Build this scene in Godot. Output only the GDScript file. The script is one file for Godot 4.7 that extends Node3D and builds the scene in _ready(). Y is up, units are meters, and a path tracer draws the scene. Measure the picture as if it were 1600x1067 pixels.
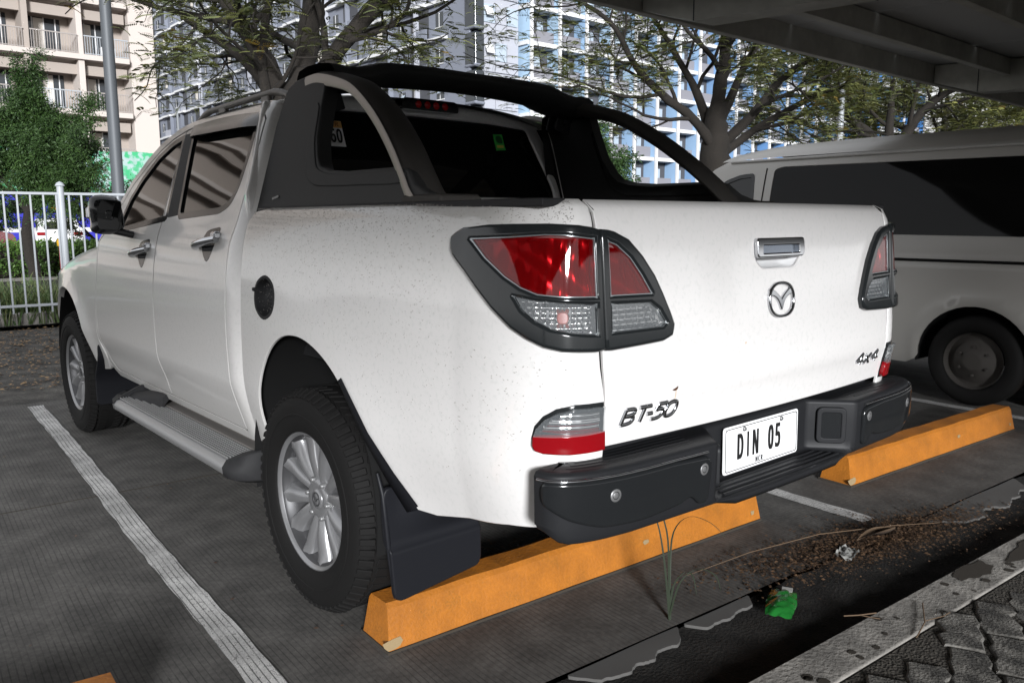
extends Node3D
# A white pickup backed up to a yellow wheel stop under a steel parking canopy. Axes follow the pickup: -z is its nose, +x its right side.

var rng := RandomNumberGenerator.new()
var M := {}
var taken := {}
var kids := {}


class MB:
	var v := PackedVector3Array()
	var n := PackedVector3Array()
	var t := PackedVector2Array()
	var c := PackedColorArray()

	func tri(a: Vector3, b: Vector3, d: Vector3, na: Vector3, nb: Vector3, nd: Vector3, ta := Vector2.ZERO, tb := Vector2.ZERO, td := Vector2.ZERO, ca := Color.WHITE, cb := Color.WHITE, cd := Color.WHITE) -> void:
		if (b - a).cross(d - a).dot(na + nb + nd) > 0.0:
			v.append(a); v.append(d); v.append(b); n.append(na); n.append(nd); n.append(nb)
			t.append(ta); t.append(td); t.append(tb); c.append(ca); c.append(cd); c.append(cb)
		else:
			v.append(a); v.append(b); v.append(d); n.append(na); n.append(nb); n.append(nd)
			t.append(ta); t.append(tb); t.append(td); c.append(ca); c.append(cb); c.append(cd)

	# flat quad, corners counter-clockwise seen from outside
	func q(a: Vector3, b: Vector3, d: Vector3, e: Vector3, col := Color.WHITE) -> void:
		var m := (b - a).cross(d - a)
		if m.length() < 1e-12:
			m = (d - a).cross(e - a)
		m = m.normalized()
		var w := (b - a).length()
		var h := (e - a).length()
		tri(a, b, d, m, m, m, Vector2(0, 0), Vector2(w, 0), Vector2(w, h), col, col, col)
		tri(a, d, e, m, m, m, Vector2(0, 0), Vector2(w, h), Vector2(0, h), col, col, col)

	func box(ctr: Vector3, size: Vector3, bs := Basis.IDENTITY, bev := 0.0, col := Color.WHITE) -> void:
		var h := size * 0.5
		var ax := [Vector3.RIGHT, Vector3.UP, Vector3.BACK]
		var g := minf(bev, minf(h.x, minf(h.y, h.z)) * 0.9)
		var P := func(s: Vector3, k: int) -> Vector3:   # corner s, on the face across axis k
			var r := Vector3(s.x * (h.x - (0.0 if k == 0 else g)), s.y * (h.y - (0.0 if k == 1 else g)), s.z * (h.z - (0.0 if k == 2 else g)))
			return ctr + bs * r
		for k in 3:
			var a1: Vector3 = ax[(k + 1) % 3]
			var a2: Vector3 = ax[(k + 2) % 3]
			for sg in [-1.0, 1.0]:
				var m: Vector3 = bs * (ax[k] * sg)
				var p := []
				for w in [[-1, -1], [1, -1], [1, 1], [-1, 1]]:
					p.append(P.call(ax[k] * sg + a1 * float(w[0]) + a2 * float(w[1]), k))
				var l1 := (p[1] as Vector3).distance_to(p[0])
				var l2 := (p[3] as Vector3).distance_to(p[0])
				tri(p[0], p[1], p[2], m, m, m, Vector2(0, 0), Vector2(l1, 0), Vector2(l1, l2), col, col, col)
				tri(p[0], p[2], p[3], m, m, m, Vector2(0, 0), Vector2(l1, l2), Vector2(0, l2), col, col, col)
		if g <= 0.0:
			return
		for k in 3:                     # edges along axis k
			var k1 := (k + 1) % 3
			var k2 := (k + 2) % 3
			for s1 in [-1.0, 1.0]:
				for s2 in [-1.0, 1.0]:
					var e: Vector3 = ax[k1] * s1 + ax[k2] * s2
					var n1: Vector3 = bs * (ax[k1] * s1)
					var n2: Vector3 = bs * (ax[k2] * s2)
					var a: Vector3 = P.call(e - ax[k], k1)
					var b: Vector3 = P.call(e + ax[k], k1)
					var d: Vector3 = P.call(e + ax[k], k2)
					var f: Vector3 = P.call(e - ax[k], k2)
					tri(a, b, d, n1, n1, n2, Vector2.ZERO, Vector2.ZERO, Vector2.ZERO, col, col, col)
					tri(a, d, f, n1, n2, n2, Vector2.ZERO, Vector2.ZERO, Vector2.ZERO, col, col, col)
		for sx in [-1.0, 1.0]:
			for sy in [-1.0, 1.0]:
				for sz in [-1.0, 1.0]:
					var s := Vector3(sx, sy, sz)
					tri(P.call(s, 0), P.call(s, 1), P.call(s, 2), bs * Vector3(sx, 0, 0), bs * Vector3(0, sy, 0), bs * Vector3(0, 0, sz), Vector2.ZERO, Vector2.ZERO, Vector2.ZERO, col, col, col)

	# rows of points; smooth normals along (next row - this row) x (next point - this point), times sgn
	func grid(rows: Array, sgn := 1.0, closed_u := false, closed_v := false, shade: Variant = null) -> void:
		var R := rows.size()
		var C := (rows[0] as PackedVector3Array).size()
		var nn := []
		for i in R:
			var r: PackedVector3Array = rows[i]
			var i0 := (i - 1 + R) % R if closed_u else maxi(i - 1, 0)
			var i1 := (i + 1) % R if closed_u else mini(i + 1, R - 1)
			var o := PackedVector3Array()
			for j in C:
				var j0 := (j - 1 + C) % C if closed_v else maxi(j - 1, 0)
				var j1 := (j + 1) % C if closed_v else mini(j + 1, C - 1)
				var du: Vector3 = rows[i1][j] - rows[i0][j]
				var dv: Vector3 = r[j1] - r[j0]
				if du.length() < 1e-7:
					var k := mini(i + 1, R - 2) if i < R / 2 else maxi(i - 1, 1)
					du = (rows[mini(k + 1, R - 1)][j] - rows[maxi(k - 1, 0)][j])
				if dv.length() < 1e-7:
					var k2 := i + 1 if i < R - 1 else i - 1
					dv = rows[k2][j1] - rows[k2][j0]
				o.append(du.cross(dv).normalized() * sgn)
			nn.append(o)
		for i in (R if closed_u else R - 1):
			var i1 := (i + 1) % R
			for j in (C if closed_v else C - 1):
				var j1 := (j + 1) % C
				var a: Vector3 = rows[i][j]
				var b: Vector3 = rows[i1][j]
				var d: Vector3 = rows[i1][j1]
				var e: Vector3 = rows[i][j1]
				var ca := Color.WHITE
				var cb := ca
				var cd := ca
				var ce := ca
				if shade != null:
					ca = shade.call(a); cb = shade.call(b); cd = shade.call(d); ce = shade.call(e)
				var f0 := float(i)
				var g0 := float(j)
				tri(a, b, d, nn[i][j], nn[i1][j], nn[i1][j1], Vector2(f0, g0), Vector2(f0 + 1, g0), Vector2(f0 + 1, g0 + 1), ca, cb, cd)
				tri(a, d, e, nn[i][j], nn[i1][j1], nn[i][j1], Vector2(f0, g0), Vector2(f0 + 1, g0 + 1), Vector2(f0, g0 + 1), ca, cd, ce)

	func fan(ring: PackedVector3Array, m: Vector3, col := Color.WHITE) -> void:
		var ctr := Vector3.ZERO
		for p in ring:
			ctr += p
		ctr /= ring.size()
		for i in ring.size():
			tri(ctr, ring[i], ring[(i + 1) % ring.size()], m, m, m, Vector2.ZERO, Vector2.ZERO, Vector2.ZERO, col, col, col)

	func tube(path: PackedVector3Array, rad: Variant, sides := 8, caps := true, flat := 1.0, up := Vector3.UP, shade: Variant = null) -> void:
		var rows := []
		var N := path.size()
		var side := Vector3.ZERO
		for i in N:
			var d := (path[mini(i + 1, N - 1)] - path[maxi(i - 1, 0)]).normalized()
			if i == 0:
				side = d.cross(up)
				if side.length() < 0.05:
					side = d.cross(Vector3.RIGHT)
			else:
				side = side - d * side.dot(d)
			side = side.normalized()
			var u2 := side.cross(d).normalized()
			var r: float = rad[i] if rad is PackedFloat32Array or rad is Array else rad
			var row := PackedVector3Array()
			for k in sides:
				var a := TAU * k / sides
				row.append(path[i] + side * cos(a) * r + u2 * sin(a) * r * flat)
			rows.append(row)
		grid(rows, -1.0, false, true, shade)
		if caps:
			fan(rows[0], (path[0] - path[1]).normalized())
			fan(rows[N - 1], (path[N - 1] - path[N - 2]).normalized())

	# profile of (radius, height) turned about the local y of xf; sharp = repeat a profile point
	func lathe(prof: PackedVector2Array, segs: int, xf := Transform3D.IDENTITY, col := Color.WHITE) -> void:
		for i in prof.size() - 1:
			var p0 := prof[i]
			var p1 := prof[i + 1]
			if p0.distance_to(p1) < 1e-6:
				continue
			var e := (p1 - p0).normalized()
			var m0 := Vector2(e.y, -e.x)
			var m1 := m0
			if i > 0 and prof[i - 1].distance_to(p0) > 1e-6:
				var ep := (p0 - prof[i - 1]).normalized()
				if ep.dot(e) > 0.3:
					m0 = Vector2(e.y + ep.y, -e.x - ep.x).normalized()
			if i + 2 < prof.size() and prof[i + 2].distance_to(p1) > 1e-6:
				var en := (prof[i + 2] - p1).normalized()
				if en.dot(e) > 0.3:
					m1 = Vector2(e.y + en.y, -e.x - en.x).normalized()
			for k in segs:
				var a := TAU * k / segs
				var b := TAU * (k + 1) / segs
				var da := Vector3(cos(a), 0, sin(a))
				var db := Vector3(cos(b), 0, sin(b))
				var A := xf * (da * p0.x + Vector3.UP * p0.y)
				var B := xf * (db * p0.x + Vector3.UP * p0.y)
				var D := xf * (db * p1.x + Vector3.UP * p1.y)
				var E := xf * (da * p1.x + Vector3.UP * p1.y)
				var nA := (xf.basis * (da * m0.x + Vector3.UP * m0.y)).normalized()
				var nB := (xf.basis * (db * m0.x + Vector3.UP * m0.y)).normalized()
				var nD := (xf.basis * (db * m1.x + Vector3.UP * m1.y)).normalized()
				var nE := (xf.basis * (da * m1.x + Vector3.UP * m1.y)).normalized()
				if p0.x > 1e-6:
					tri(A, B, D, nA, nB, nD, Vector2(a, p0.y), Vector2(b, p0.y), Vector2(b, p1.y), col, col, col)
				if p1.x > 1e-6:
					tri(A, D, E, nA, nD, nE, Vector2(a, p0.y), Vector2(b, p1.y), Vector2(a, p1.y), col, col, col)

	# 2-D outline in the local xy of xf, from z = 0 down to z = -depth, front edge bevelled
	func prism(poly: PackedVector2Array, depth: float, xf := Transform3D.IDENTITY, bev := 0.0, back := true, col := Color.WHITE) -> void:
		var P := poly.duplicate()
		if Geometry2D.is_polygon_clockwise(P):
			P.reverse()
		var inn := P
		if bev > 0.0:
			var o := Geometry2D.offset_polygon(P, -bev, Geometry2D.JOIN_MITER)
			if o.size() == 1 and (o[0] as PackedVector2Array).size() == P.size():
				inn = o[0]
				if Geometry2D.is_polygon_clockwise(inn):
					inn.reverse()
				var best := 0
				for i in P.size():
					if inn[i].distance_to(P[0]) < inn[best].distance_to(P[0]):
						best = i
				var r := PackedVector2Array()
				for i in P.size():
					r.append(inn[(i + best) % P.size()])
				inn = r
			else:
				bev = 0.0
		var zf := (xf.basis * Vector3.BACK).normalized()
		var ix := Geometry2D.triangulate_polygon(inn)
		for i in range(0, ix.size(), 3):
			var p := []
			for k in 3:
				p.append(xf * Vector3(inn[ix[i + k]].x, inn[ix[i + k]].y, 0))
			tri(p[0], p[1], p[2], zf, zf, zf, inn[ix[i]], inn[ix[i + 1]], inn[ix[i + 2]], col, col, col)
		if back:
			var ib := Geometry2D.triangulate_polygon(P)
			for i in range(0, ib.size(), 3):
				var p2 := []
				for k in 3:
					p2.append(xf * Vector3(P[ib[i + k]].x, P[ib[i + k]].y, -depth))
				tri(p2[0], p2[1], p2[2], -zf, -zf, -zf, P[ib[i]], P[ib[i + 1]], P[ib[i + 2]], col, col, col)
		for i in P.size():
			var a := P[i]
			var b := P[(i + 1) % P.size()]
			var o2 := (xf.basis * Vector3((b - a).y, -(b - a).x, 0)).normalized()
			var A := xf * Vector3(a.x, a.y, -bev)
			var B := xf * Vector3(b.x, b.y, -bev)
			var A2 := xf * Vector3(a.x, a.y, -depth)
			var B2 := xf * Vector3(b.x, b.y, -depth)
			var l := a.distance_to(b)
			tri(A, B, B2, o2, o2, o2, Vector2(0, 0), Vector2(l, 0), Vector2(l, depth), col, col, col)
			tri(A, B2, A2, o2, o2, o2, Vector2(0, 0), Vector2(l, depth), Vector2(0, depth), col, col, col)
			if bev > 0.0:
				var a3 := inn[i]
				var b3 := inn[(i + 1) % P.size()]
				var A3 := xf * Vector3(a3.x, a3.y, 0)
				var B3 := xf * Vector3(b3.x, b3.y, 0)
				tri(A, B, B3, o2, o2, zf, a, b, b3, col, col, col)
				tri(A, B3, A3, o2, zf, zf, a, b3, a3, col, col, col)

	func add(o: MB, xf := Transform3D.IDENTITY) -> void:
		for i in o.v.size():
			v.append(xf * o.v[i]); n.append((xf.basis * o.n[i]).normalized()); t.append(o.t[i]); c.append(o.c[i])

	func mirrored() -> MB:
		var o := MB.new()
		for i in range(0, v.size(), 3):
			for k in [0, 2, 1]:
				var p := v[i + k]
				var m := n[i + k]
				o.v.append(Vector3(-p.x, p.y, p.z)); o.n.append(Vector3(-m.x, m.y, m.z))
				o.t.append(t[i + k]); o.c.append(c[i + k])
		return o

	func mesh(m: Material = null) -> ArrayMesh:
		var a := []
		a.resize(Mesh.ARRAY_MAX)
		a[Mesh.ARRAY_VERTEX] = v
		a[Mesh.ARRAY_NORMAL] = n
		a[Mesh.ARRAY_TEX_UV] = t
		a[Mesh.ARRAY_COLOR] = c
		var r := ArrayMesh.new()
		r.add_surface_from_arrays(Mesh.PRIMITIVE_TRIANGLES, a)
		if m:
			r.surface_set_material(0, m)
		return r


func spl(T: PackedVector2Array, x: float) -> float:
	var k := T.size()
	if x <= T[0].x:
		return T[0].y + (x - T[0].x) * (T[1].y - T[0].y) / (T[1].x - T[0].x)
	if x >= T[k - 1].x:
		return T[k - 1].y + (x - T[k - 1].x) * (T[k - 1].y - T[k - 2].y) / (T[k - 1].x - T[k - 2].x)
	var i := 0
	while x > T[i + 1].x:
		i += 1
	var i0 := maxi(i - 1, 0)
	var i2 := mini(i + 2, k - 1)
	var h := T[i + 1].x - T[i].x
	var m0 := (T[i + 1].y - T[i0].y) / (T[i + 1].x - T[i0].x)
	var m1 := (T[i2].y - T[i].y) / (T[i2].x - T[i].x)
	var s := (x - T[i].x) / h
	var s2 := s * s
	var s3 := s2 * s
	return (2 * s3 - 3 * s2 + 1) * T[i].y + (s3 - 2 * s2 + s) * h * m0 + (3 * s2 - 2 * s3) * T[i + 1].y + (s3 - s2) * h * m1


func pts(a: Array) -> PackedVector2Array:
	var r := PackedVector2Array()
	for i in range(0, a.size(), 2):
		r.append(Vector2(a[i], a[i + 1]))
	return r


# a closed or open Catmull-Rom curve through the points
func smooth(p: PackedVector2Array, per := 5, closed := true) -> PackedVector2Array:
	var r := PackedVector2Array()
	var N := p.size()
	for i in (N if closed else N - 1):
		var a := p[(i - 1 + N) % N] if closed else p[maxi(i - 1, 0)]
		var b := p[i]
		var d := p[(i + 1) % N]
		var e := p[(i + 2) % N] if closed else p[mini(i + 2, N - 1)]
		for k in per:
			r.append(b.cubic_interpolate(d, a, e, float(k) / per))
	if not closed:
		r.append(p[N - 1])
	return r


# rounds the corners of a polygon
func rounded(p: PackedVector2Array, rad: float, seg := 4) -> PackedVector2Array:
	var r := PackedVector2Array()
	var N := p.size()
	for i in N:
		var a := p[(i - 1 + N) % N]
		var b := p[i]
		var d := p[(i + 1) % N]
		var k := minf(rad, minf(a.distance_to(b), b.distance_to(d)) * 0.45)
		var s := b + (a - b).normalized() * k
		var e := b + (d - b).normalized() * k
		for j in seg + 1:
			var w := float(j) / seg
			r.append(s.lerp(b, w).lerp(b.lerp(e, w), w))
	return r


func dense(p: PackedVector2Array, step: float) -> PackedVector2Array:
	var r := PackedVector2Array()
	for i in p.size():
		var a := p[i]
		var b := p[(i + 1) % p.size()]
		var k := maxi(1, int(ceil(a.distance_to(b) / step)))
		for j in k:
			r.append(a.lerp(b, float(j) / k))
	return r


# sheet over the surface f(u, v), cut to the outline and its holes, with a rounded lip turned in at every edge
func panel(mb: MB, outline: PackedVector2Array, holes: Array, f: Callable, cell := 0.03, r := 0.003, depth := 0.02, off := 0.0, shade: Variant = null, sgn := 1.0) -> void:
	var nrm := func(u: float, w: float) -> Vector3:
		var e := 0.0015
		var du: Vector3 = f.call(u + e, w) - f.call(u - e, w)
		var dv: Vector3 = f.call(u, w + e) - f.call(u, w - e)
		return du.cross(dv).normalized() * sgn
	var poly := outline.duplicate()
	if Geometry2D.is_polygon_clockwise(poly):
		poly.reverse()
	var hs := []
	for h in holes:
		var hh: PackedVector2Array = h.duplicate()
		if Geometry2D.is_polygon_clockwise(hh):
			hh.reverse()
		hs.append(hh)
	var lo := poly[0]
	var hi := poly[0]
	for p in poly:
		lo = lo.min(p)
		hi = hi.max(p)
	var edge := {}
	for o in [poly] + hs:
		for p in dense(o, cell / 6.0):
			edge[Vector2i(int(floor((p.x - lo.x) / cell)), int(floor((p.y - lo.y) / cell)))] = true
	var cache := {}
	var at := func(u: float, w: float, key: Variant) -> Array:
		if key != null and cache.has(key):
			return cache[key]
		var m: Vector3 = nrm.call(u, w)
		var p: Vector3 = f.call(u, w) + m * off
		var out := [p, m, Vector2(u, w), shade.call(p, m) if shade != null else Color.WHITE]
		if key != null:
			cache[key] = out
		return out
	var put := func(a: Array, b: Array, d: Array) -> void:
		mb.tri(a[0], b[0], d[0], a[1], b[1], d[1], a[2], b[2], d[2], a[3], b[3], d[3])
	for i in int(ceil((hi.x - lo.x) / cell)) + 1:
		for j in int(ceil((hi.y - lo.y) / cell)) + 1:
			var x0 := lo.x + i * cell
			var y0 := lo.y + j * cell
			if not edge.has(Vector2i(i, j)):
				var ctr := Vector2(x0 + cell * 0.5, y0 + cell * 0.5)
				var ok := Geometry2D.is_point_in_polygon(ctr, poly)
				if ok:
					for h in hs:
						if Geometry2D.is_point_in_polygon(ctr, h):
							ok = false
							break
				if ok:
					var a: Array = at.call(x0, y0, Vector2i(i, j))
					var b: Array = at.call(x0 + cell, y0, Vector2i(i + 1, j))
					var d: Array = at.call(x0 + cell, y0 + cell, Vector2i(i + 1, j + 1))
					var e: Array = at.call(x0, y0 + cell, Vector2i(i, j + 1))
					put.call(a, b, d)
					put.call(a, d, e)
				continue
			var rect := PackedVector2Array([Vector2(x0, y0), Vector2(x0 + cell, y0), Vector2(x0 + cell, y0 + cell), Vector2(x0, y0 + cell)])
			var bits: Array = Geometry2D.intersect_polygons(rect, poly)
			for h in hs:
				var nb := []
				for b2 in bits:
					nb.append_array(Geometry2D.clip_polygons(b2, h))
				bits = nb
			for b2 in bits:
				var ix := Geometry2D.triangulate_polygon(b2)
				for k in range(0, ix.size(), 3):
					var A: Vector2 = b2[ix[k]]
					var B: Vector2 = b2[ix[k + 1]]
					var D: Vector2 = b2[ix[k + 2]]
					put.call(at.call(A.x, A.y, null), at.call(B.x, B.y, null), at.call(D.x, D.y, null))
	if r <= 0.0 and depth <= 0.0:
		return
	for oi in hs.size() + 1:
		var o := dense(poly if oi == 0 else hs[oi - 1], cell)
		var N := o.size()
		var s := 1.0 if oi == 0 else -1.0
		var rows := []
		var nr := []
		var cols := []
		for i in N:
			var d := (o[(i + 1) % N] - o[(i - 1 + N) % N]).normalized() * 0.002
			var m: Vector3 = nrm.call(o[i].x, o[i].y)
			var p: Vector3 = f.call(o[i].x, o[i].y) + m * off
			var tg: Vector3 = (f.call(o[i].x + d.x, o[i].y + d.y) - f.call(o[i].x - d.x, o[i].y - d.y)).normalized()
			var out := tg.cross(m * sgn).normalized() * s
			rows.append(PackedVector3Array([p, p + out * r * 0.7 - m * r * 0.3, p + out * r - m * r, p + out * r - m * (r + depth)]))
			nr.append([m, (m + out).normalized(), out, out])
			cols.append(shade.call(p, m) if shade != null else Color.WHITE)
		for i in N:
			var i1 := (i + 1) % N
			for k in 3:
				if r <= 0.0 and k < 2:
					continue
				var a: Vector3 = rows[i][k]
				var b: Vector3 = rows[i1][k]
				var d: Vector3 = rows[i1][k + 1]
				var e: Vector3 = rows[i][k + 1]
				mb.tri(a, b, d, nr[i][k], nr[i1][k], nr[i1][k + 1], o[i], o[i1], o[i1], cols[i], cols[i1], cols[i1])
				mb.tri(a, d, e, nr[i][k], nr[i1][k + 1], nr[i][k + 1], o[i], o[i1], o[i], cols[i], cols[i1], cols[i])


func numbered(called: String) -> String:
	if not taken.has(called):
		taken[called] = 0
		return called
	taken[called] += 1
	return "%s_%03d" % [called, taken[called]]


func thing(called: String, label: String, category: String, group := "", at := Vector3.ZERO, turn := 0.0) -> Node3D:
	var o := Node3D.new()
	o.name = numbered(called)
	add_child(o)
	o.position = at
	o.rotation.y = turn
	tag(o, label, category, group)
	return o


func tag(o: Node, label: String, category: String, group := "", kind := "") -> void:
	if label: o.set_meta("label", label)
	if category: o.set_meta("category", category)
	if group: o.set_meta("group", group)
	if kind: o.set_meta("kind", kind)


func inst(called: String, me: Mesh, m: Material, parent: Node = null, xf := Transform3D.IDENTITY) -> MeshInstance3D:
	var o := MeshInstance3D.new()
	o.mesh = me
	if m:
		o.material_override = m
	if parent == null or parent == self:
		o.name = numbered(called)
		add_child(o)
	else:
		var c: Dictionary = kids.get_or_add(parent.get_instance_id(), {})
		if c.has(called):
			c[called] += 1
			o.name = "%s_%03d" % [called, c[called]]
		else:
			c[called] = 0
			o.name = called
		parent.add_child(o, true)
	o.transform = xf
	return o


func part(called: String, mb: MB, m: Material, parent: Node = null, label := "") -> MeshInstance3D:
	var o := inst(called, mb.mesh(), m, parent)
	if label: o.set_meta("label", label)
	return o


func pnode(called: String, parent: Node, at := Vector3.ZERO) -> Node3D:
	var c: Dictionary = kids.get_or_add(parent.get_instance_id(), {})
	var o := Node3D.new()
	if c.has(called):
		c[called] += 1
		o.name = "%s_%03d" % [called, c[called]]
	else:
		c[called] = 0
		o.name = called
	parent.add_child(o, true)
	o.position = at
	return o


func both(called: String, mb: MB, m: Material, parent: Node) -> void:      # a part and its mirror image across the vehicle
	part(called, mb, m, parent)
	part(called, mb.mirrored(), m, parent)


func multi(called: String, me: Mesh, m: Material, xfs: Array, cols: Array, parent: Node = null) -> MultiMeshInstance3D:
	var mm := MultiMesh.new()
	mm.transform_format = MultiMesh.TRANSFORM_3D
	mm.use_colors = cols.size() > 0
	mm.mesh = me
	mm.instance_count = xfs.size()
	for i in xfs.size():
		mm.set_instance_transform(i, xfs[i])
		if cols.size() > 0:
			mm.set_instance_color(i, cols[i])
	var o := MultiMeshInstance3D.new()
	o.multimesh = mm
	if m:
		o.material_override = m
	if parent == null:
		o.name = numbered(called)
		add_child(o)
	else:
		o.name = called
		parent.add_child(o, true)
	return o


func srgb(r: float, g := -1.0, b := -1.0) -> Color:        # from real-world linear base colour
	return Color(r, r if g < 0 else g, r if b < 0 else b).linear_to_srgb()


func mat(key: String, col: Color, rough := 0.6, metal := 0.0, vc := false) -> StandardMaterial3D:
	var m := StandardMaterial3D.new()
	m.albedo_color = col
	m.roughness = rough
	m.metallic = metal
	m.vertex_color_use_as_albedo = vc
	M[key] = m
	return m


func noise_img(size: int, freq: float, octaves: int, sd: int, kind := FastNoiseLite.TYPE_SIMPLEX_SMOOTH) -> Image:
	var f := FastNoiseLite.new()
	f.seed = sd
	f.frequency = freq
	f.noise_type = kind
	f.fractal_octaves = octaves
	return f.get_seamless_image(size, size)


func tex(size: int, px: Callable) -> ImageTexture:
	var im := Image.create(size, size, false, Image.FORMAT_RGB8)
	for y in size:
		for x in size:
			im.set_pixel(x, y, px.call(x, y))
	im.generate_mipmaps()
	return ImageTexture.create_from_image(im)


func bump(size: int, strength: float, px: Callable) -> ImageTexture:
	var im := Image.create(size, size, false, Image.FORMAT_RGB8)
	for y in size:
		for x in size:
			var k: float = px.call(x, y)
			im.set_pixel(x, y, Color(k, k, k))
	im.bump_map_to_normal_map(strength)
	return ImageTexture.create_from_image(im)


func tri_tex(m: StandardMaterial3D, al: Texture2D, nm: Texture2D, per_m: float, nscale := 1.0) -> void:
	m.uv1_triplanar = true
	m.uv1_world_triplanar = true
	m.uv1_scale = Vector3.ONE * per_m
	if al: m.albedo_texture = al
	if nm:
		m.normal_enabled = true
		m.normal_texture = nm
		m.normal_scale = nscale


func materials() -> void:
	var m: StandardMaterial3D
	m = mat("white", srgb(.80), .30, 0.0, true)
	m.clearcoat_enabled = true
	m.clearcoat = .9
	m.clearcoat_roughness = .08
	var n1 := noise_img(512, .035, 5, 3)
	var n2 := noise_img(512, .24, 2, 5)
	tri_tex(m, tex(512, func(x: int, y: int) -> Color:
		var a := n1.get_pixel(x, y).r
		var b := n2.get_pixel(x, y).r
		var k := .985 - .035 * smoothstep(.5, .85, a) - .10 * smoothstep(.80, .90, b)
		return Color(k, k * .995, k * .985)), null, 2.6)
	m = mat("white_plain", srgb(.78), .35)
	m.clearcoat_enabled = true
	m.clearcoat = .4
	m.clearcoat_roughness = .15
	mat("black_plastic", srgb(.022, .022, .023), .62)
	mat("black_gloss", srgb(.012, .013, .014), .14)
	mat("bumper_plastic", srgb(.015, .0155, .017), .46)
	mat("bar_black", srgb(.036, .036, .036), .6)
	mat("bar_dusty", srgb(.052, .048, .044), .7)
	mat("bar_satin", srgb(.20, .18, .16), .38, .7)
	mat("flap", srgb(.011, .0115, .014), .45)
	mat("rubber", srgb(.015), .6)
	mat("rubber_tyre", srgb(.0085, .0082, .008), .75)
	mat("void_black", srgb(.010), .9)
	mat("visor", srgb(.06, .056, .052), .22)
	mat("rail", srgb(.15, .14, .13), .5, .3)
	mat("tint", srgb(.006, .0065, .0065), .03)
	mat("mirror", srgb(.85), .02, 1.0)
	mat("chrome", srgb(.55, .56, .58), .10, 1.0)
	mat("chrome_satin", srgb(.42, .47, .55), .25, .9)
	mat("smoke", srgb(.014, .016, .017), .13)
	mat("smoke_bright", srgb(.30, .32, .33), .2, .6)
	m = mat("red_lens", Color(.45, .0, .012, .5), .04)
	m.transparency = BaseMaterial3D.TRANSPARENCY_ALPHA
	mat("red_mirror", srgb(.40, .004, .007), .22, .9)
	mat("lamp_mirror", srgb(.75), .12, 1.0)
	m = mat("clear_lens", Color(.9, .93, .95, .10), .03)
	m.transparency = BaseMaterial3D.TRANSPARENCY_ALPHA
	mat("brake_red", srgb(.55, .012, .012), .25)
	mat("red_reflector", srgb(.22, .003, .006), .10)
	mat("amber", srgb(.25, .022, .004), .3)
	mat("van_tint", srgb(.006), .05).metallic_specular = .30
	mat("dirt", srgb(.32, .295, .27), .9)
	mat("rust", srgb(.07, .028, .012), .9)
	mat("rust_pale", srgb(.62, .50, .38), .8)
	mat("plate", srgb(.88), .35)
	mat("print_black", srgb(.012), .5)
	mat("print_brown", srgb(.35, .13, .02), .5)
	mat("print_yellow", srgb(.72, .62, .12), .5)
	mat("print_dark_green", srgb(.02, .10, .03), .5)
	mat("sticker_white", srgb(.92), .4)
	mat("sticker_orange", srgb(.82, .48, .16), .4)
	mat("sticker_green", srgb(.06, .55, .09), .4)
	mat("sensor", srgb(.20, .20, .20), .42, .5)
	mat("alloy", srgb(.27, .27, .275), .32, .6)
	mat("rim_dark", srgb(.05, .05, .052), .45, .4)
	mat("alloy_matt", srgb(.30, .30, .30), .42, .5)
	mat("step_dust", srgb(.14, .13, .12), .8)
	for k in ["bumper_plastic", "flap", "rubber_tyre", "bar_black", "bar_dusty", "black_plastic", "void_black"]:
		M[k].metallic_specular = .28
	setting_materials()


func _ready() -> void:
	rng.seed = 20
	var cam := Camera3D.new()
	cam.name = "camera"
	cam.position = Vector3(-2.1362, 1.3444, 2.5293)
	cam.rotation = Vector3(-.1467, -.7069, -.0022)
	cam.fov = 45.18
	cam.near = .05
	cam.far = 900.0
	add_child(cam)
	var env := Environment.new()
	env.background_mode = Environment.BG_SKY
	var sm := ProceduralSkyMaterial.new()
	sm.sky_top_color = Color(.70, .71, .73)
	sm.sky_horizon_color = Color(.87, .87, .87)
	sm.sky_curve = .2
	sm.ground_bottom_color = Color(.20, .20, .20)
	sm.ground_horizon_color = Color(.60, .61, .62)
	sm.sun_angle_max = 1.0
	var sky := Sky.new()
	sky.sky_material = sm
	env.sky = sky
	env.background_energy_multiplier = .44
	env.tonemap_mode = Environment.TONE_MAPPER_LINEAR
	env.tonemap_exposure = 4.0
	env.sdfgi_enabled = true
	env.ssao_enabled = true
	env.ssil_enabled = true
	var we := WorldEnvironment.new()
	we.name = "world_environment"
	we.environment = env
	add_child(we)
	var sun := DirectionalLight3D.new()
	sun.name = "low_sun"
	sun.light_energy = .5
	sun.light_color = Color(.985, .99, 1.0)
	sun.light_angular_distance = 10.0
	sun.shadow_enabled = true
	add_child(sun)
	var d := Vector3(.50, -.23, -.84).normalized()
	sun.look_at_from_position(Vector3.ZERO, d, Vector3.UP)

	materials()
	grounds()
	canopy()
	buildings()
	street()
	fence_row()
	trees()
	pickup()
	van()
	small_things()


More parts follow.
